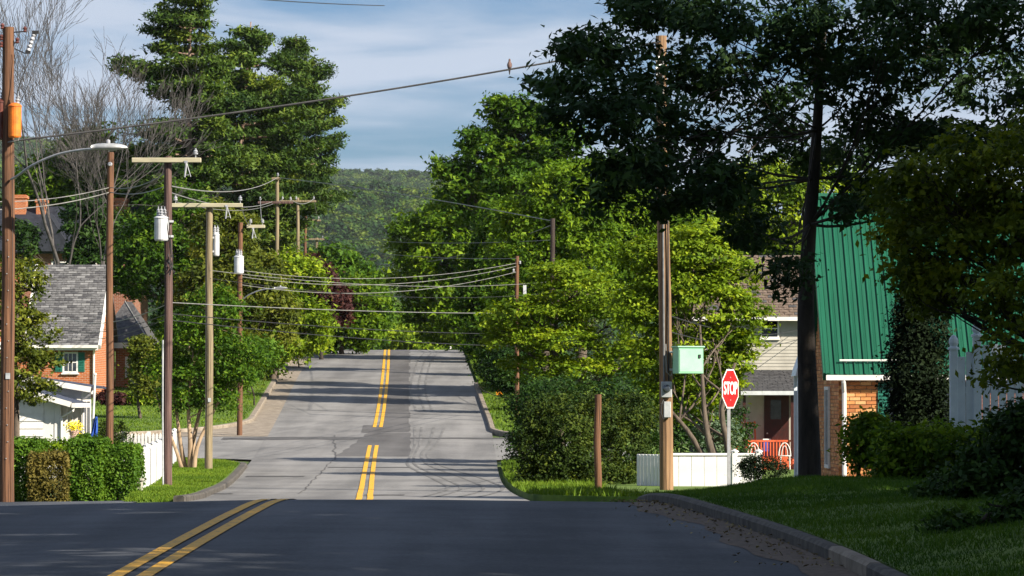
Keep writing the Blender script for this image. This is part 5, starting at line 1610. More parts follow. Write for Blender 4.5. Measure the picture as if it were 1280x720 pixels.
for x_ in (xR + .185, -20.16):
    mb = MB(); mb.slab(((x_, d - dy_, Ez - dzz + .12), (x_ + .1, d - dy_, Ez - dzz + .12), (x_ + .1, Rd, Rz + .12), (x_, Rd, Rz + .12)), .2); T.part('rake_board', mb, M['white_paint'])
mb = MB(); mb.span(-20.05, xR + .18, d - .42, d - .30, Ez - .36, Ez - .17); T.part('fascia', mb, M['white_paint'])
mb = MB(); mb.span(-20.05, xR + .18, d - .52, d - .425, Ez - .27, Ez - .15); T.part('gutter', mb, M['white_paint'])
mb = MB(); mb.tube([(xR + .05, d - .47, Ez - .26), (xR - .02, d - .1, Ez - .5), (xR - .02, d - .07, Ez - .6), (xR - .02, d - .07, gb)], .045, 8); T.part('downspout', mb, M['white_paint'])
mb = MB(); mb.span(xL, xR + .01, d - .025, d - .002, Ez - .33, Ez - .02); T.part('frieze_board', mb, M['white_paint'])
w0 = at(80.5, 464, d); w1 = at(95.5, 442, d)
window(T, wl_, w0[0], w1[0], w0[2], w1[2], d, rails=2, cols=2)
shutter(T, wl_, w1[0] + .08, at(106, 0, d)[0], w0[2] - .02, w1[2] + .05, d - .01)
shutter(T, wl_, at(69, 0, d)[0], w0[0] - .08, w0[2] - .02, w1[2] + .05, d - .01)
# rear wing
d2 = 173.5
wx0, wx1 = xR + .02, at(161, 0, d2)[0]
mb = MB(); mb.span(wx0, wx1, d2, d2 + 5, gb, 2.45)
wg = T.part('wing_wall', mb, M['brick_orange'])
pk = at(163, 377, d2 + 2.6); e_z = 2.46
ea, eb = at(121, 0, d2)[0], at(188, 0, d2)[0]
mb = MB()
mb.add([(ea, d2 - .35, e_z), (eb, d2 - .35, e_z), (eb, d2 + 5.4, e_z), (ea, d2 + 5.4, e_z), (pk[0] - .25, pk[1], pk[2]), (pk[0] + .05, pk[1], pk[2])], [(0, 1, 5, 4), (1, 2, 5), (2, 3, 4, 5), (3, 0, 4), (3, 2, 1, 0)])
T.part('wing_roof', mb, M['charcoal_shingle'])
mb = MB(); mb.span(ea, eb, d2 - .44, d2 - .36, e_z - .22, e_z + .02); T.part('fascia', mb, M['white_paint'])
mb = MB(); mb.tube([pk + (-.25, 0, .02), (eb, d2 - .35, e_z + .03)], .03, 6); T.part('hip_cap', mb, M['cable_pale'])
mb = MB(); mb.span(wx1 - .02, eb - .5, d2 + .8, d2 + 5, gb, 2.4); T.part('bay_wall', mb, M['white_paint'])
w0 = at(156.5, 472, d2); w1 = at(160, 446, d2)
mb = MB(); mb.span(w0[0], w1[0] + .03, d2 - .05, d2 + .3, w0[2], w1[2]); T.part('corner_window_frame', mb, M['white_paint'], wg)
mb = MB(); mb.span(wx0, at(168, 0, d2)[0], d2 - 1.2, d2 - .02, gb, gb + .55); T.part('planter_wall', mb, M['brick_orange'])

# --- dark slate-roofed brick house far behind the leafless trees
d = 216.0
gb2 = gz(-24, d) - .2
T = Thing('slate_house', 'big dark slate-roofed brick house with chimneys behind leafless trees', 'house', (-24, d, gb2))
xa, xb = at(-20, 0, d)[0], at(168, 0, d)[0]
ez2, rz2 = at(0, 312, d)[2], at(0, 258, d + 4)[2]
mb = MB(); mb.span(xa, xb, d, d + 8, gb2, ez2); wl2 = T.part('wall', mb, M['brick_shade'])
for side_, y0_, y1_ in (('front', d - .5, d + 4), ('back', d + 8.5, d + 4)):
    q = ((xa - .3, y0_, ez2 - .1), (xb + .3, y0_, ez2 - .1), (xb + .3, y1_, rz2), (xa - .3, y1_, rz2))
    mb = MB(); mb.slab(q if side_ == 'front' else (q[1], q[0], q[3], q[2]), .15); T.part('roof', mb, M['slate_dark'])
for x_ in (xa + .02, xb - .22):
    mb = MB(); mb.prism([(x_, d + .02, ez2), (x_, d + 7.98, ez2), (x_, d + 4, rz2 - .2)], (.2, 0, 0)); T.part('gable_wall', mb, M['brick_shade'])
mb = MB(); mb.prism([(at(28, 0, d)[0], d - .6, ez2 - .1), (at(92, 0, d)[0], d - .6, ez2 - .1), (at(60, 0, d)[0], d - .6, ez2 + 2.0)], (0, 3.2, 0)); T.part('dormer_roof', mb, M['slate_dark'])
for (pa, pb, yt, yb_) in ((16, 31, 243, 290), (44, 56, 248, 290), (142, 157, 247, 275)):
    a_, b_ = at(pa, yt, d + 3), at(pb, yb_, d + 3)
    mb = MB(); mb.span(a_[0], b_[0], d + 3.2, d + 4.2, b_[2] - 1, a_[2]); mb.span(a_[0] - .06, b_[0] + .06, d + 3.14, d + 4.26, a_[2] - .2, a_[2] - .05)
    T.part('chimney', mb, M['brick_orange'])
for k, px_ in enumerate((40, 75, 110, 140)):
    a_ = at(px_, 340, d); window(T, wl2, a_[0] - .4, a_[0] + .4, a_[2] - .7, a_[2] + .5, d - .01, rails=2)

# --- small white house behind the hedge
T = Thing('white_cottage', 'small white clapboard building with low slate-blue roofs behind the hedge', 'house', (-12.9, 107, gz(-12.9, 107)))
gc = gz(-12.9, 107) - .1
xr1, yf1, yb1 = -12.0, 106.4, 110.0
zt = at(76, 503, yf1)[2]                     # eave height of the near part
zp = zt + .62
xl1 = -13.75
mb = MB(); mb.span(xl1, xr1 - .45, yf1, yb1, gc, zt - .02); w1_ = T.part('wall', mb, M['white_paint'])
siding(T, w1_, xl1, xr1 - .45, gc + .1, zt - .1, yf1, 'white_paint', h=.19)
mb = MB(); mb.span(xr1 - .16, xr1, yf1 - .02, yf1 + .14, gc, zt - .02); T.part('corner_post', mb, M['white_paint'])
mb = MB(); mb.span(xr1 - .46, xr1 - .165, yf1, yf1 + .1, gc, zt - .02); T.part('porch_wall', mb, M['white_paint'])
for yy_ in (108.0, 109.4):
    mb = MB(); mb.span(xr1 - .13, xr1 - .01, yy_, yy_ + .14, gc, zt - .05); T.part('porch_post', mb, M['white_paint'])
mb = MB(); mb.span(xr1 - .44, xr1 - .4, 107.3, 108.3, gc, zt - .35); dr = T.part('door', mb, M['porch_shade_red'])
mb = MB(); mb.span(xr1 - .39, xr1 - .385, 107.45, 108.15, gc + 1.0, zt - .5); T.part('door_pane', mb, M['glass_dark'], dr)
mb = MB(); mb.span(xr1 - .44, xr1 - .41, 108.7, 109.6, gc + .8, zt - .4); T.part('side_window', mb, M['glass_dark'])
mb = MB(); mb.slab(((xl1 - .1, yf1 - .35, zp), (xr1 + .32, yf1 - .35, zt), (xr1 + .32, yb1, zt), (xl1 - .1, yb1, zp)), .05); T.part('roof', mb, M['slate_blue'])
mb = MB(); mb.slab(((xl1 - .1, yf1 - .33, zp - .07), (xr1 + .28, yf1 - .33, zt - .07), (xr1 + .28, yb1 - .02, zt - .07), (xl1 - .1, yb1 - .02, zp - .07)), .05); T.part('soffit', mb, M['white_paint'])
mb = MB(); mb.slab(((xl1 - .1, yf1 - .42, zp + .01), (xr1 + .33, yf1 - .42, zt + .01), (xr1 + .33, yf1 - .36, zt + .01), (xl1 - .1, yf1 - .36, zp + .01)), .14); T.part('rake_board', mb, M['white_paint'])
mb = MB(); mb.prism([(xl1, yf1 + .01, zt - .05), (xr1 - .05, yf1 + .01, zt - .05), (xl1, yf1 + .01, zp - .14)], (0, .1, 0)); T.part('gable_wall', mb, M['white_paint'])
mb = MB(); mb.span(xr1 + .33, xr1 + .43, yf1 - .4, yb1, zt - .14, zt - .02); T.part('gutter', mb, M['white_paint'])
mb = MB(); mb.tube([(xr1 + .38, yf1 - .3, zt - .12), (xr1 + .36, yf1 - .3, zt - .22), (xr1 + .03, yf1 - .06, zt - .40), (xr1 + .03, yf1 - .06, gc)], .035, 8); T.part('downspout', mb, M['white_paint'])
# far taller part
xr2, yf2, yb2 = -11.84, 110.05, 112.6
zt2 = at(102, 486, yf2)[2]
mb = MB(); mb.span(-14.2, xr2, yf2, yb2, gc, zt2); w2_ = T.part('wall', mb, M['white_paint'])
siding(T, w2_, -12.9, xr2, zt - .1, zt2 - .02, yf2, 'white_paint', h=.16)
mb = MB(); mb.slab(((-14.2, yf2 - .3, zt2 + .48), (xr2 + .42, yf2 - .3, zt2 + .06), (xr2 + .42, yb2 + .3, zt2 + .06), (-14.2, yb2 + .3, zt2 + .48)), .05); T.part('roof', mb, M['slate_blue'])
mb = MB(); mb.slab(((-14.2, yf2 - .36, zt2 + .49), (xr2 + .3, yf2 - .36, zt2 + .05), (xr2 + .3, yf2 - .31, zt2 + .05), (-14.2, yf2 - .31, zt2 + .49)), .15); T.part('rake_board', mb, M['white_paint'])
mb = MB(); mb.prism([(-14.2, yf2 + .01, zt2), (xr2, yf2 + .01, zt2), (-14.2, yf2 + .01, zt2 + .4)], (0, .1, 0)); T.part('gable_wall', mb, M['white_paint'])
mb = MB(); mb.tube([(xr2 + .36, yf2 - .2, zt2), (xr2 + .3, yf2 - .2, zt2 - .12), (xr2 + .05, yf2 - .06, zt2 - .3), (xr2 + .05, yf2 - .06, gc)], .035, 8); T.part('downspout', mb, M['white_paint'])
for k in range(2):
    mb = MB(); mb.span(xr2 + .003, xr2 + .02, yf2 + .5 + k * .95, yf2 + 1.1 + k * .95, gc + .5, zt2 - .35); T.part('window', mb, M['glass_dark'])
# porch with pale slats beyond its left end
mb = MB(); mb.span(-14.6, xl1 - .01, 107.2, 109.4, gc, at(0, 512, 107)[2]); lw = T.part('side_porch', mb, M['charcoal_shingle'])
for k in range(6):
    z = gc + .35 + k * .24
    mb = MB(); mb.span(-14.7, xl1 - .05, 107.05, 107.1, z, z + .07); T.part('slat', mb, M['white_paint'])

# limp blue flag on a white staff
T = Thing('flag', 'limp blue flag on a white staff in front of the white cottage', 'flag', at(115.5, 556, 103))
a_, b_ = at(115.5, 553, 103), at(119, 470, 103)
mb = MB(); mb.tube([a_, b_], .03, 8); mb.lathe(b_, [(.02, 0), (.045, .03), (.03, .07), (.0, .08)], 8); T.part('staff', mb, M['white_paint'])
nu, nv = 9, 14
vs = []
for j in range(nv):
    t = j / (nv - 1)
    y_ = 521 + 28 * t
    cpx = 120.5 - 3.5 * t
    wpx = (1.0 + 5.4 * t ** .7) * (1 - .35 * max(0, t - .85) / .15)
    for i in range(nu):
        s_ = i / (nu - 1) - .5
        q = at(cpx + s_ * wpx * 1.6, y_ + 3 * abs(s_) * t, 103 - .05 + .07 * math.sin(s_ * 15 + t * 2))
        vs.append(q)
mb = MB(); mb.add(vs, [(j * nu + i, j * nu + i + 1, (j + 1) * nu + i + 1, (j + 1) * nu + i) for j in range(nv - 1) for i in range(nu - 1)])
fo = T.part('cloth', mb, M['flag_blue'], shade=True)
md = fo.modifiers.new('thickness', 'SOLIDIFY'); md.thickness = .012
# flower pot
pc = at(93, 548, 104)
T = Thing('flower_pot', 'pot of yellow flowers by the white cottage door', 'flower pot', pc)
mb = MB(); mb.lathe(pc, [(.09, 0), (.12, .16), (.135, .17), (.135, .21), (.11, .21), (.1, .17)], 12); T.part('pot', mb, M['terracotta'])
rg_ = np.random.default_rng(8)
P_ = pc + (0, 0, .3) + rg_.normal(0, 1, (420, 3)) * np.array((.11, .09, .07))
V_ = leaf_verts(P_, rg_.normal(0, .6, P_.shape) + (0, -.4, .6), .05, .8, rg_)
me = fast_quads('blossom', V_ - pc, 420, M['flower_yellow'], rg_.random(420)); o = bpy.data.objects.new('blossom', me); COL.objects.link(o); o.parent = T.o; o['kind'] = 'stuff'
mb = MB(); mb.span(pc[0] - .16, pc[0] + .16, pc[1] - .16, pc[1] + .16, gz(pc[0], pc[1]) - .05, pc[2]); T.part('plinth', mb, M['white_paint'])

# --- picket fence (facing us) and boarded fence beside the grass corner
pk_me = bpy.data.meshes.new('picket')
w_, h_, t_ = .036, .92, .018
pk_me.from_pydata([(-w_, -t_, 0), (w_, -t_, 0), (w_, -t_, h_ - .06), (0, -t_, h_), (-w_, -t_, h_ - .06), (-w_, t_, 0), (w_, t_, 0), (w_, t_, h_ - .06), (0, t_, h_), (-w_, t_, h_ - .06)], [],
                  [(0, 1, 2, 3, 4), (9, 8, 7, 6, 5), (0, 5, 6, 1), (1, 6, 7, 2), (2, 7, 8, 3), (3, 8, 9, 4), (4, 9, 5, 0)])
pk_me.materials.append(M['white_paint'])
fx0, fx1, fy = at(154, 0, 118)[0], at(218, 0, 118)[0], 118.0
fb = gz((fx0 + fx1) / 2, fy) + .12
T = Thing('picket_fence', 'white picket fence behind the green hedge', 'fence', ((fx0 + fx1) / 2, fy, fb))
n = int((fx1 - fx0) / .105)
for k in range(n):
    T.piece('picket', pk_me, (fx0 + .06 + k * .105, fy - .045, fb + .02 + random.Random(k).uniform(-.012, .012)))
for z in (.25, .7):
    mb = MB(); mb.span(fx0, fx1, fy - .025, fy + .025, fb + z, fb + z + .08); T.part('rail', mb, M['white_paint'])
for x in (fx0, (fx0 + fx1) / 2, fx1):
    mb = MB(); mb.span(x - .05, x + .05, fy + .03, fy + .13, fb, fb + .98); T.part('post', mb, M['white_paint'])
T = Thing('board_fence', 'white boarded fence running back beside the grass corner', 'fence', (-8.6, 100, gz(-8.6, 100)))
ys = np.linspace(86.8, 117.6, 110)
bd = bpy.data.meshes.new('fence_board')
mbb = MB(); mbb.box((0, 0, .46), (.03, .265, .92), bevel=.006)
bd.from_pydata([tuple(p) for p in np.vstack(mbb.v)], [], mbb.f); bd.materials.append(M['white_vinyl'])
for k, y in enumerate(ys):
    x = float(fence_x(y)); T.piece('board', bd, (x, y, gz(x, y) + .13 + .012 * math.sin(k * 1.7)))
for y in np.linspace(86.6, 117.8, 8):
    x = float(fence_x(y)); mb = MB(); mb.span(x - .06, x + .06, y - .06, y + .06, gz(x, y), gz(x, y) + 1.14); mb.lathe((x, y, gz(x, y) + 1.14), [(.085, 0), (.085, .02), (.0, .07)], 4); T.part('post', mb, M['white_vinyl'])
T = Thing('gate_post', 'short cream masonry post at the near end of the boarded fence', 'post', (-8.0, 85.2, gz(-8, 85.2)))
mb = MB(); mb.span(-8.14, -7.86, 85.0, 85.3, gz(-8, 85) - .1, -1.72, bevel=.01); T.part('shaft', mb, M['cream_siding'])
mb = MB(); mb.span(-8.17, -7.83, 84.97, 85.33, -1.72, -1.67, bevel=.01); T.part('cap', mb, M['cream_siding'])

# --- house with the green metal roof
d = 78.0
xg = 6.37
gg = gz(8, 79) - .15
ezg = at(0, 466, d)[2]
T = Thing('green_roof_house', 'orange brick house with a steep green metal roof', 'house', (8.5, d, gg))
D_house, slope = 6.7, math.tan(R(46))
ry = d + D_house / 2
rzg = ezg + (D_house / 2) * slope
mb = MB(); mb.span(xg + .03, 14.0, d + .03, d + D_house, gg, ezg); wl3 = T.part('wall', mb, M['mortar'])
mb = MB(); mb.prism([(xg + .03, d + .05, ezg), (xg + .03, d + D_house - .02, ezg), (xg + .03, ry, rzg - .1)], (.25, 0, 0)); T.part('gable_wall', mb, M['mortar'])
mb = MB(); mb.span(7.84, 14.0, d + .004, d + .029, gg, ezg); T.part('brick_face', mb, M['brick_orange'])
# single bricks on the face we see
bm_ = []
for i in range(4):
    mbb = MB(); mbb.box((0, 0, 0), (.203, .03, .064), bevel=.004)
    me = bpy.data.meshes.new('brick'); me.from_pydata([tuple(p) for p in np.vstack(mbb.v)], [], mbb.f); me.materials.append(M['brick_piece_%d' % i]); bm_.append(me)
    mbb = MB(); mbb.box((0, 0, 0), (.096, .03, .064), bevel=.004)
    me = bpy.data.meshes.new('brick'); me.from_pydata([tuple(p) for p in np.vstack(mbb.v)], [], mbb.f); me.materials.append(M['brick_piece_%d' % i]); bm_.append(me)
rgb = random.Random(17)
rows = 31
wx0, wx1, wz0, wz1 = at(1096, 0, d)[0], 8.6, at(0, 548, d)[2], at(0, 478, d)[2]
for r_ in range(rows):
    z = ezg - .06 - r_ * .075
    x = xg
    first = True
    while x < 7.82:
        half = first and r_ % 2
        L_ = .107 if half else .2135
        first = False
        cx_ = x + (L_ - .0107) / 2
        if not (cx_ > wx0 and wz0 < z < wz1):
            T.piece('brick', bm_[2 * rgb.choice([0, 0, 1, 1, 2, 3]) + (1 if half else 0)], (cx_, d + .012 + rgb.uniform(-.003, .003), z), wl3)
        x += L_
# shaded gable side: joined bricks
buck = [MB() for _ in range(4)]
z = gg + .04; r_ = 0
while z < rzg - .2:
    lo = d + .02 if z < ezg else d + .1 + (z - ezg) / slope
    hi = d + D_house - .02 if z < ezg else d + D_house - .1 - (z - ezg) / slope
    y = lo + (.0 if r_ % 2 else -.107)
    while y + .2 < hi:
        if y > lo - .01: buck[rgb.choice([0, 0, 1, 1, 2, 3])].box((xg + .018, y + .1, z), (.03, .203, .064))
        y += .2135
    z += .075; r_ += 1
for i, b in enumerate(buck):
    o = T.part('bricks', b, M['brick_piece_%d' % i]); o['kind'] = 'stuff'
# roof panels, one by one
oh = .14
ex0, ey0, ez0 = xg - .28, d - oh, ezg - oh * slope + .1
pw = .19
npan = 38
up = np.array((0, (ry - ey0), (rzg + .1 - ez0)))
ln_ = np.linalg.norm(up); upn = up / ln_; nrm_ = np.array((0, -upn[2], upn[1]))
mb = MB()
prof_ = [(0, 0), (.012, .032), (.032, .032), (.044, 0), (.10, .004), (.106, .012), (.112, .004), (pw - .004, 0)]
vs = [np.array((u, 0, 0)) + nrm_ * w for u, w in prof_] + [np.array((u, 0, 0)) + nrm_ * w + upn * ln_ for u, w in prof_]
k_ = len(prof_)
pm = bpy.data.meshes.new('roof_panel')
pm.from_pydata([tuple(v) for v in vs], [], [(i, i + 1, k_ + i + 1, k_ + i) for i in range(k_ - 1)])
pm.materials.append(M['green_metal'])
mb = MB(); mb.slab(((ex0, ey0 + .01, ez0 - .005), (ex0 + npan * pw, ey0 + .01, ez0 - .005), (ex0 + npan * pw, ry, rzg + .095), (ex0, ry, rzg + .095)), .1)
rf = T.part('roof', mb, M['green_metal'])
for k in range(npan):
    T.piece('roof_panel', pm, (ex0 + k * pw, ey0, ez0 + .004), rf)
mb = MB(); mb.slab(((ex0 + npan * pw, d + D_house + oh, ez0), (ex0, d + D_house + oh, ez0), (ex0, ry + .01, rzg + .09), (ex0 + npan * pw, ry + .01, rzg + .09)), .1); T.part('roof_back', mb, M['green_metal'])
mb = MB(); mb.slab(((ex0 - .03, ey0, ez0 + .04), (ex0 + .09, ey0, ez0 + .04), (ex0 + .09, ry, rzg + .15), (ex0 - .03, ry, rzg + .15)), .2); T.part('rake_trim', mb, M['green_metal'])
mb = MB(); mb.tube([(ex0, ry, rzg + .14), (ex0 + npan * pw, ry, rzg + .14)], .07, 8); T.part('ridge_cap', mb, M['green_metal'])
mb = MB(); mb.span(ex0 + .02, 13.6, ey0 - .08, ey0 + .0, ez0 - .1, ez0 - .0); T.part('gutter', mb, M['white_paint'])
mb = MB(); mb.span(ex0 + .02, 13.6, ey0 + .002, d + .0, ez0 - .06, ez0 - .03); T.part('soffit', mb, M['white_paint'])
for k in range(2):
    s_ = .33 + .0 * k
    c0 = np.array((xg + .02, ey0, ez0)) + upn * (s_ + .12 * k) + nrm_ * (.07 if k == 0 else .07)
    mb = MB(); mb.tube([c0, c0 + (1.6, 0, 0)], .022, 6)
    if k == 0: T.part('snow_rail', mb, M['white_paint'], rf)
for k in range(4):
    c0 = np.array((xg + .15 + .42 * k, ey0, ez0)) + upn * .33
    mb = MB(); mb.tube([c0, c0 + nrm_ * .08], .014, 5); T.part('rail_bracket', mb, M['white_paint'], rf)
mb = MB(); mb.tube([(xg + .08, ey0 - .04, ez0 - .08), (xg + .08, ey0 - .03, ez0 - .14), (xg + .1, d - .06, ez0 - .34), (xg + .1, d - .06, gg)], .045, 8); T.part('downspout', mb, M['white_paint'])
mb = MB(); mb.span(wx0 + .24, wx1 + .3, d + .0, d + .02, wz0, wz1); T.part('window', mb, M['glass_dark'], wl3)
shutter(T, wl3, wx0 + .02, wx0 + .24, wz0 + .02, wz1, d + .0)
# windows on the shaded side
for (ya, yb_, za, zb) in ((d + 2.2, d + 3.1, -1.3, .2), (d + 2.3, d + 3.1, 1.3, 2.5)):
    mb = MB(); mb.span(xg - .01, xg + .0, ya, yb_, za, zb); wv = T.part('window', mb, M['glass_dark'])
    mb = MB()
    for (p, q, r1_, r2_) in ((ya - .07, ya, za, zb), (yb_, yb_ + .07, za, zb), (ya - .07, yb_ + .07, zb, zb + .07), (ya - .1, yb_ + .1, za - .07, za)): mb.span(xg - .04, xg + .0, p, q, r1_, r2_)
    T.part('window_frame', mb, M['white_paint'], wv)
# side porch canopy behind the trunk
cx0 = at(986, 0, 86)[0]
mb = MB(); mb.prism([(xg - .01, 84.0, at(0, 398, 84.3)[2]), (xg - .01, 84.0, at(0, 470, 84.3)[2]), (cx0, 84.0, at(0, 470, 84.3)[2]), (cx0 + .03, 84.0, at(0, 462, 84.3)[2])], (0, 1.3, 0)); T.part('porch_canopy', mb, M['blue_white_paint'])
for yy_ in (84.1, 85.1):
    mb = MB(); mb.span(cx0 + .05, cx0 + .17, yy_, yy_ + .12, gz(6.3, 84), at(0, 470, 84.3)[2]); T.part('porch_post', mb, M['blue_white_paint'])

# --- cream house with the red porch rail
d = 164.0
gcr = gz(11, d) - .1
A = lambda px, py, dd=0.0: at(px, py, d + dd)
T = Thing('cream_house', 'cream two-storey house with brown roof and a red-railed porch', 'house', (11.0, d, gcr))
hx0, hx1 = A(872, 0)[0], A(1062, 0)[0]
ezc = A(0, 394)[2]
mb = MB(); mb.span(hx0, hx1, d, d + 8, gcr, ezc); wc = T.part('wall', mb, M['cream_siding'])
pzf = A(0, 572)[2]; pzr = A(0, 489)[2]
wa, wb = A(951, 421), A(973, 399)
siding(T, wc, hx0, hx1, pzr + .6, ezc - .05, d, 'cream_siding', h=.14, skip=((wa[0] - .1, wb[0] + .1, wa[2] - .1, wb[2] + .1),))
window(T, wc, wa[0] + .04, wb[0] - .04, wa[2], wb[2] - .04, d - .02, rails=2)
mb = MB(); mb.span(wa[0] + .06, wb[0] - .06, d - .04, d - .032, (wa[2] + wb[2]) / 2, wb[2] - .07); T.part('window_blind', mb, M['cream_siding'], wc)
shingle_roof(T, 'roof', (hx0 - .3, d - .5, ezc - .1), (hx1 + .3, d - .5, ezc - .1), (hx1 + .3, d + 4, ezc + 2.6), (hx0 - .3, d + 4, ezc + 2.6), ('brown_shingle', 'brown_shingle', 'charcoal_shingle'), row=.2, tab=.4, seed=6)
mb = MB(); mb.slab(((hx1 + .3, d + 8.5, ezc - .1), (hx0 - .3, d + 8.5, ezc - .1), (hx0 - .3, d + 4.01, ezc + 2.59), (hx1 + .3, d + 4.01, ezc + 2.59)), .12); T.part('roof_back', mb, M['brown_shingle'])
mb = MB(); mb.span(hx0 - .3, hx1 + .3, d - .6, d - .5, ezc - .24, ezc - .08); T.part('gutter', mb, M['white_paint'])
# porch: floor, roof, posts, rail, door, seats
pd = d - 2.4
px0, px1 = at(914, 0, pd)[0], at(992, 0, pd)[0]
mb = MB(); mb.span(px0, px1 + .2, pd, d, gcr, pzf - .02); pf = T.part('porch_floor', mb, M['red_deck'])
ra, rb = A(926, 489), A(984, 464)
rL_, rR_ = at(926, 489, pd - .3), at(1060, 489, pd - .3)  # right stretch of roof added out of sight to keep sun off the porch
shingle_roof(T, 'porch_roof', (rL_[0], pd - .3, pzr), (rR_[0], pd - .3, pzr), (rR_[0] - .5, d, pzr + .85), (rL_[0] + .3, d, pzr + .85), ('charcoal_shingle', 'charcoal_shingle', 'grey_shingle_dark'), row=.2, tab=.4, seed=7)
mb = MB(); mb.span(rL_[0], rR_[0], pd - .38, pd - .3, pzr - .16, pzr - .0); T.part('gutter', mb, M['transformer_grey'])
for x_ in (rL_[0] + .15, at(990, 0, pd)[0], rR_[0] - .2):
    mb = MB(); mb.span(x_ - .06, x_ + .06, pd - .1, pd + .02, pzf, pzr - .1); T.part('porch_post', mb, M['porch_shade_red'])
da, db = A(955, 556), A(986, 494)
mb = MB(); mb.span(da[0], db[0], d - .05, d - .005, pzf, db[2]); dr = T.part('door', mb, M['porch_shade_red'])
pa_, pb_ = A(963, 524), A(976, 500)
mb = MB(); mb.span(pa_[0], pb_[0], d - .07, d - .052, pa_[2], pb_[2]); T.part('door_pane', mb, M['glass_dark'], dr)
mb = MB(); mb.lathe((da[0] + .12, d - .06, pzf + 1.0), [(.03, 0), (.035, .03), (.0, .05)], 8, axis=(0, -1, 0)); T.part('door_handle', mb, M['galvanised'], dr)
# balustrade
bz1 = at(0, 551, pd)[2]
bm2 = bpy.data.meshes.new('baluster')
mbb = MB(); mbb.box((0, 0, (bz1 - pzf) / 2), (.05, .05, bz1 - pzf - .08)); bm2.from_pydata([tuple(p) for p in np.vstack(mbb.v)], [], mbb.f); bm2.materials.append(M['red_deck'])
for k in range(int((px1 - px0) / .125)):
    T.piece('baluster', bm2, (px0 + .08 + k * .125, pd + .02, pzf), pf)
for z in (pzf + .04, bz1):
    mb = MB(); mb.span(px0, px1, pd - .02, pd + .06, z - .04, z + .035); T.part('rail', mb, M['red_deck'], pf)
for x_ in (px0, px1):
    mb = MB(); mb.span(x_ - .06, x_ + .06, pd - .03, pd + .09, gcr, bz1 + .12); T.part('newel_post', mb, M['red_deck'], pf)
mb = MB()
for k in range(5): mb.span(px1 + .05, px1 + 1.0, pd - .3 - .3 * k, pd - .3 * k, gcr, pzf - .17 * (k + 1))
T.part('steps', mb, M['white_paint'])
# things on the porch
c = at(932, 551, d - 1.1); c[2] = pzf
T = Thing('porch_bench', 'red wooden slatted bench on the left of the porch', 'bench', c)
mb = MB(); mb.span(c[0] - .42, c[0] + .42, c[1] - .3, c[1] + .25, pzf + .42, pzf + .48); T.part('seat', mb, M['red_deck'])
for s_ in (-1, 1):
    mb = MB(); mb.tube([c + (s_ * .42, .28, 0), c + (s_ * .42, .3, .6), c + (s_ * .38, .42, 1.5)], .04, 6); T.part('back_post', mb, M['red_deck'])
    mb = MB(); mb.tube([c + (s_ * .42, -.28, 0), c + (s_ * .42, -.28, .68)], .035, 6); T.part('leg', mb, M['red_deck'])
    mb = MB(); mb.tube([c + (s_ * .42, -.32, .68), c + (s_ * .42, .32, .7)], .035, 6); T.part('armrest', mb, M['red_deck'])
for k in range(6):
    mb = MB(); x_ = c[0] - .3 + .12 * k; mb.box((x_, c[1] + .36, pzf + 1.0), (.055, .03, .85)); T.part('slat', mb, M['cream_siding'])
for z in (.6, 1.42):
    mb = MB(); mb.box((c[0], c[1] + .37, pzf + z), (.86, .05, .08)); T.part('back_rail', mb, M['red_deck'])
for k, (px_, lb_) in enumerate(((942, 'white bistro chair before the porch bench'), (981, 'white bistro chair at the right end of the porch rail'))):
    c = at(px_, 572, pd - .9); c[2] = gz(c[0], c[1]); k_ = pzf - c[2]
    T = Thing('bistro_chair', lb_, 'chair', c, 'white chairs by the porch')
    for sx in (-1, 1):
        for sy in (-1, 1):
            mb = MB(); mb.tube([c + (sx * .2, sy * .2, 0), c + (sx * .18, sy * .18, k_ + .1)], .02, 6); T.part('leg', mb, M['white_paint'])
    mb = MB(); mb.lathe(c + (0, 0, k_ + .1), [(.23, 0), (.25, .015), (.25, .03), (.2, .04)], 12); T.part('seat', mb, M['white_paint'])
    mb = MB(); tt = np.linspace(0, math.pi, 12); mb.tube([c + (.24 * math.cos(t), .2, k_ + .12 + .52 * math.sin(t)) for t in tt], .022, 6); mb.tube([c + (.12 * math.cos(t), .2, k_ + .12 + .4 * math.sin(t)) for t in tt], .015, 6); T.part('backrest', mb, M['white_paint'])
c = at(958, 551, pd + .6); c[2] = pzf
T = Thing('cool_box', 'small blue box standing on the porch behind the rail', 'box', c)
mb = MB(); mb.span(c[0] - .16, c[0] + .16, c[1] - .12, c[1] + .12, pzf, pzf + .72, bevel=.02); T.part('body', mb, M['flag_blue'])
mb = MB(); mb.span(c[0] - .17, c[0] + .17, c[1] - .13, c[1] + .13, pzf + .722, pzf + .79, bevel=.02); T.part('lid', mb, M['white_paint'])

# --- white vinyl fence behind the cabinet pole
yA = 94.5
T = Thing('vinyl_fence', 'white vinyl fence behind the pole with the mint cabinet', 'fence', (4.2, yA, gz(4, yA)))
gf = gz(4, yA)
zt_ = at(0, 567, yA)[2]
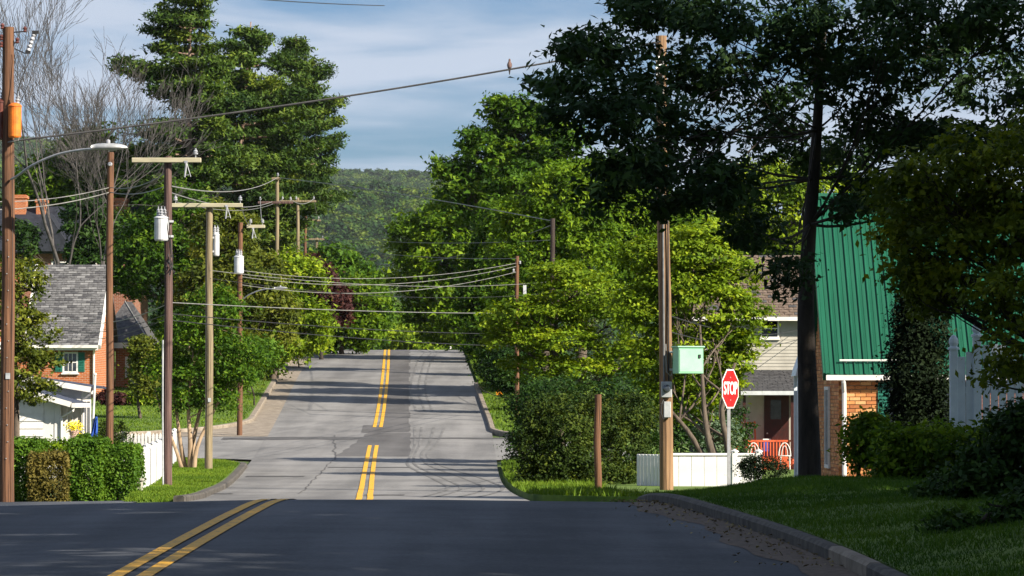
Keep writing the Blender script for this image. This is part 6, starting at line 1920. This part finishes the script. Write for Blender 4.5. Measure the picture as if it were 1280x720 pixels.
# left return, running back, boards seen at a slant
mbb = MB(); mbb.box((0, 0, (zt_ - gf) / 2), (.118, .03, zt_ - gf), bevel=.014)
vb = bpy.data.meshes.new('fence_board'); vb.from_pydata([tuple(p) for p in np.vstack(mbb.v)], [], mbb.f); vb.materials.append(M['white_vinyl'])
x_s, x_e = at(797, 0, 94)[0], at(831, 0, 95)[0]
for k in range(8):
    t = k / 7
    o = T.piece('board', vb, (x_e - .06 - .6 * .93 * t, yA + .06 + .8 * .93 * t, gf - .02)); o.rotation_euler = (0, 0, math.atan2(.8, -.6))
x_f = at(948, 0, yA)[0]
mbb = MB(); mbb.box((0, 0, (zt_ - gf) / 2 - .02), (.293, .03, zt_ - gf - .06), bevel=.008)
vb2 = bpy.data.meshes.new('fence_board'); vb2.from_pydata([tuple(p) for p in np.vstack(mbb.v)], [], mbb.f); vb2.materials.append(M['white_vinyl'])
x = x_e + .15
while x < x_f:
    T.piece('board', vb2, (x, yA, gf - .02)); x += .3
mb = MB(); mb.span(x_e, x_f, yA - .04, yA + .04, zt_ - .05, zt_ + .012, bevel=.01); T.part('top_rail', mb, M['white_vinyl'])
mb = MB(); mb.span(x_e, x_f, yA - .04, yA + .04, gf + .05, gf + .14, bevel=.01); T.part('bottom_rail', mb, M['white_vinyl'])
for x in (x_e, at(918, 0, yA)[0], x_f):
    mb = MB(); mb.span(x - .065, x + .065, yA - .065, yA + .065, gf - .1, zt_ + .04, bevel=.008); ps = T.part('post', mb, M['white_vinyl'])
    mb = MB(); mb.lathe((x, yA, zt_ + .04), [(.1, 0), (.1, .02), (.0, .075)], 4); T.part('post_cap', mb, M['white_vinyl'], ps)

# --- pale garden gate among the shrubs at the right edge
yG = 61.0
gq = float(lawn_z(7.0, yG))
T = Thing('garden_gate', 'pale blue-white boarded gate with capped posts among dark shrubs', 'gate', (7.0, yG, gq))
for (px_, yt) in ((1192, 424), (1221, 408)):
    c = at(px_, yt, yG)
    mb = MB(); mb.span(c[0] - .06, c[0] + .06, yG - .06, yG + .06, gq - .1, c[2] - .16, bevel=.01); ps = T.part('post', mb, M['blue_white_paint'])
    mb = MB(); mb.lathe((c[0], yG, c[2] - .16), [(.09, 0), (.09, .03), (.05, .05), (.075, .10), (.07, .16), (.035, .21), (.0, .23)], 12); T.part('post_cap', mb, M['blue_white_paint'], ps)
xa_, xb_ = at(1192, 0, yG)[0], at(1290, 0, yG)[0]
for k in range(9):
    x = xa_ + .12 + k * .125
    mb = MB(); mb.span(x - .058, x + .058, yG - .015, yG + .015, gq + .05, at(0, 446 - 16 * math.sin(k / 8 * 3.1), yG)[2], bevel=.004); T.part('board', mb, M['blue_white_paint'])
for z in (gq + .3, gq + 1.5):
    mb = MB(); mb.span(xa_ + .06, xb_, yG + .016, yG + .05, z, z + .1); T.part('rail', mb, M['blue_white_paint'])

# ------------------------------------------------------------------ stop sign
c = at(912.5, 486, 78)
gs = gz(c[0], 78)
T = Thing('stop_sign', 'red octagonal stop sign on a grey post at the corner', 'stop sign', (c[0], 78, gs))
ang = R(62)                                   # the face turns towards the side street on the right
nx_, ny_ = math.sin(ang), -math.cos(ang)
ux, uy = -ny_, nx_                            # along the sign face, left to right seen from its front
ux, uy = math.cos(ang), math.sin(ang)
face = lambda u, w, off: np.array((c[0] + ux * u + nx_ * off, 78 + uy * u + ny_ * off, c[2] + w))


def octagon(r):
    k = r / math.cos(math.pi / 8)
    return [(k * math.cos(math.pi / 8 + i * math.pi / 4), k * math.sin(math.pi / 8 + i * math.pi / 4)) for i in range(8)]


for (nm, r_, o0, o1, mt) in (('plate', .381, 0.0, .004, 'galvanised'), ('border', .379, .0045, .006, 'sign_white'), ('face', .355, .0065, .008, 'sign_red')):
    pts = [face(u, w, o1) for u, w in octagon(r_)]
    mb = MB(); mb.prism(pts, np.array((nx_, ny_, 0)) * (o0 - o1)); T.part(nm, mb, M[mt])
cu = bpy.data.curves.new('lettering', 'FONT')
cu.body = 'STOP'; cu.size = .335; cu.align_x = 'CENTER'; cu.align_y = 'CENTER'; cu.extrude = .001; cu.offset = .006; cu.space_character = .93
tmp = bpy.data.objects.new('lettering_outline', cu); COL.objects.link(tmp)
bpy.context.view_layer.update()
tme = bpy.data.meshes.new_from_object(tmp.evaluated_get(bpy.context.evaluated_depsgraph_get()))
bpy.data.objects.remove(tmp)
tme.materials.clear(); tme.materials.append(M['sign_white'])
tx = bpy.data.objects.new('lettering', tme); COL.objects.link(tx)
tx.parent = T.o; tx.location = np.array(face(0, 0, .0105)) - T.loc
tx.rotation_euler = (math.pi / 2, 0, ang); tx.scale = (.82, 1.02, 1)
mb = MB()
pb = face(0, 0, -.03)
mb.span(pb[0] - .032, pb[0] + .032, pb[1] - .02, pb[1] + .02, gs - .2, c[2] + .33, bevel=.004); T.part('post', mb, M['galvanised'])
for w in (-.22, .22):
    mb = MB(); mb.lathe(face(0, w, .008), [(.014, 0), (.014, .006)], 8, axis=(nx_, ny_, 0)); T.part('bolt', mb, M['galvanised'])

# ------------------------------------------------------------------ small things by the road
c = on(624, 168); c[2] += .1
T = Thing('verge_marker', 'small orange marker post in the shade of the right verge', 'marker', c)
zb = at(0, 491, 168)[2]
mb = MB(); mb.tube([c, (c[0], c[1], zb)], .03, 8); T.part('stake', mb, M['galvanised'])
mb = MB(); mb.box((c[0], c[1] - .04, zb), (.27, .03, .2), bevel=.008); mb.box((c[0], c[1] - .04, zb + .17), (.14, .03, .1), bevel=.008); T.part('plate', mb, M['orange_plastic'])
c = on(563, 246); c[2] += .15
T = Thing('mail_box', 'white roadside mailbox at the hilltop on the right', 'mailbox', c)
mb = MB(); mb.tube([c, c + (0, 0, .75)], .05, 8); T.part('post', mb, M['white_paint'])
mb = MB(); tt = np.linspace(0, math.pi, 9); prof_ = [(.12, 0)] + [(.12 * math.cos(t), .14 + .12 * math.sin(t)) for t in tt] + [(-.12, 0)]
mb.prism([(c[0] - .3, c[1] + a, c[2] + .75 + b) for a, b in prof_], (.6, 0, 0)); T.part('box', mb, M['white_paint'])

# ------------------------------------------------------------------ haze
mb = MB(); mb.span(-1750, 1750, -250, 4600, -75, 330)
hz_m = bpy.data.materials.new('haze'); hz_m.use_nodes = True
nn_, ll_ = hz_m.node_tree.nodes, hz_m.node_tree.links
nn_.clear()
ho = nn_.new('ShaderNodeOutputMaterial'); pv = nn_.new('ShaderNodeVolumePrincipled')
pv.inputs['Density'].default_value = .00003
pv.inputs['Color'].default_value = (.80, .88, 1.0, 1)
pv.inputs['Anisotropy'].default_value = .1
ll_.new(pv.outputs['Volume'], ho.inputs['Volume'])
hz_o = make_obj('haze', mb, hz_m)
tag(hz_o, 'thin summer haze lying over the whole valley', 'haze', None, 'stuff')
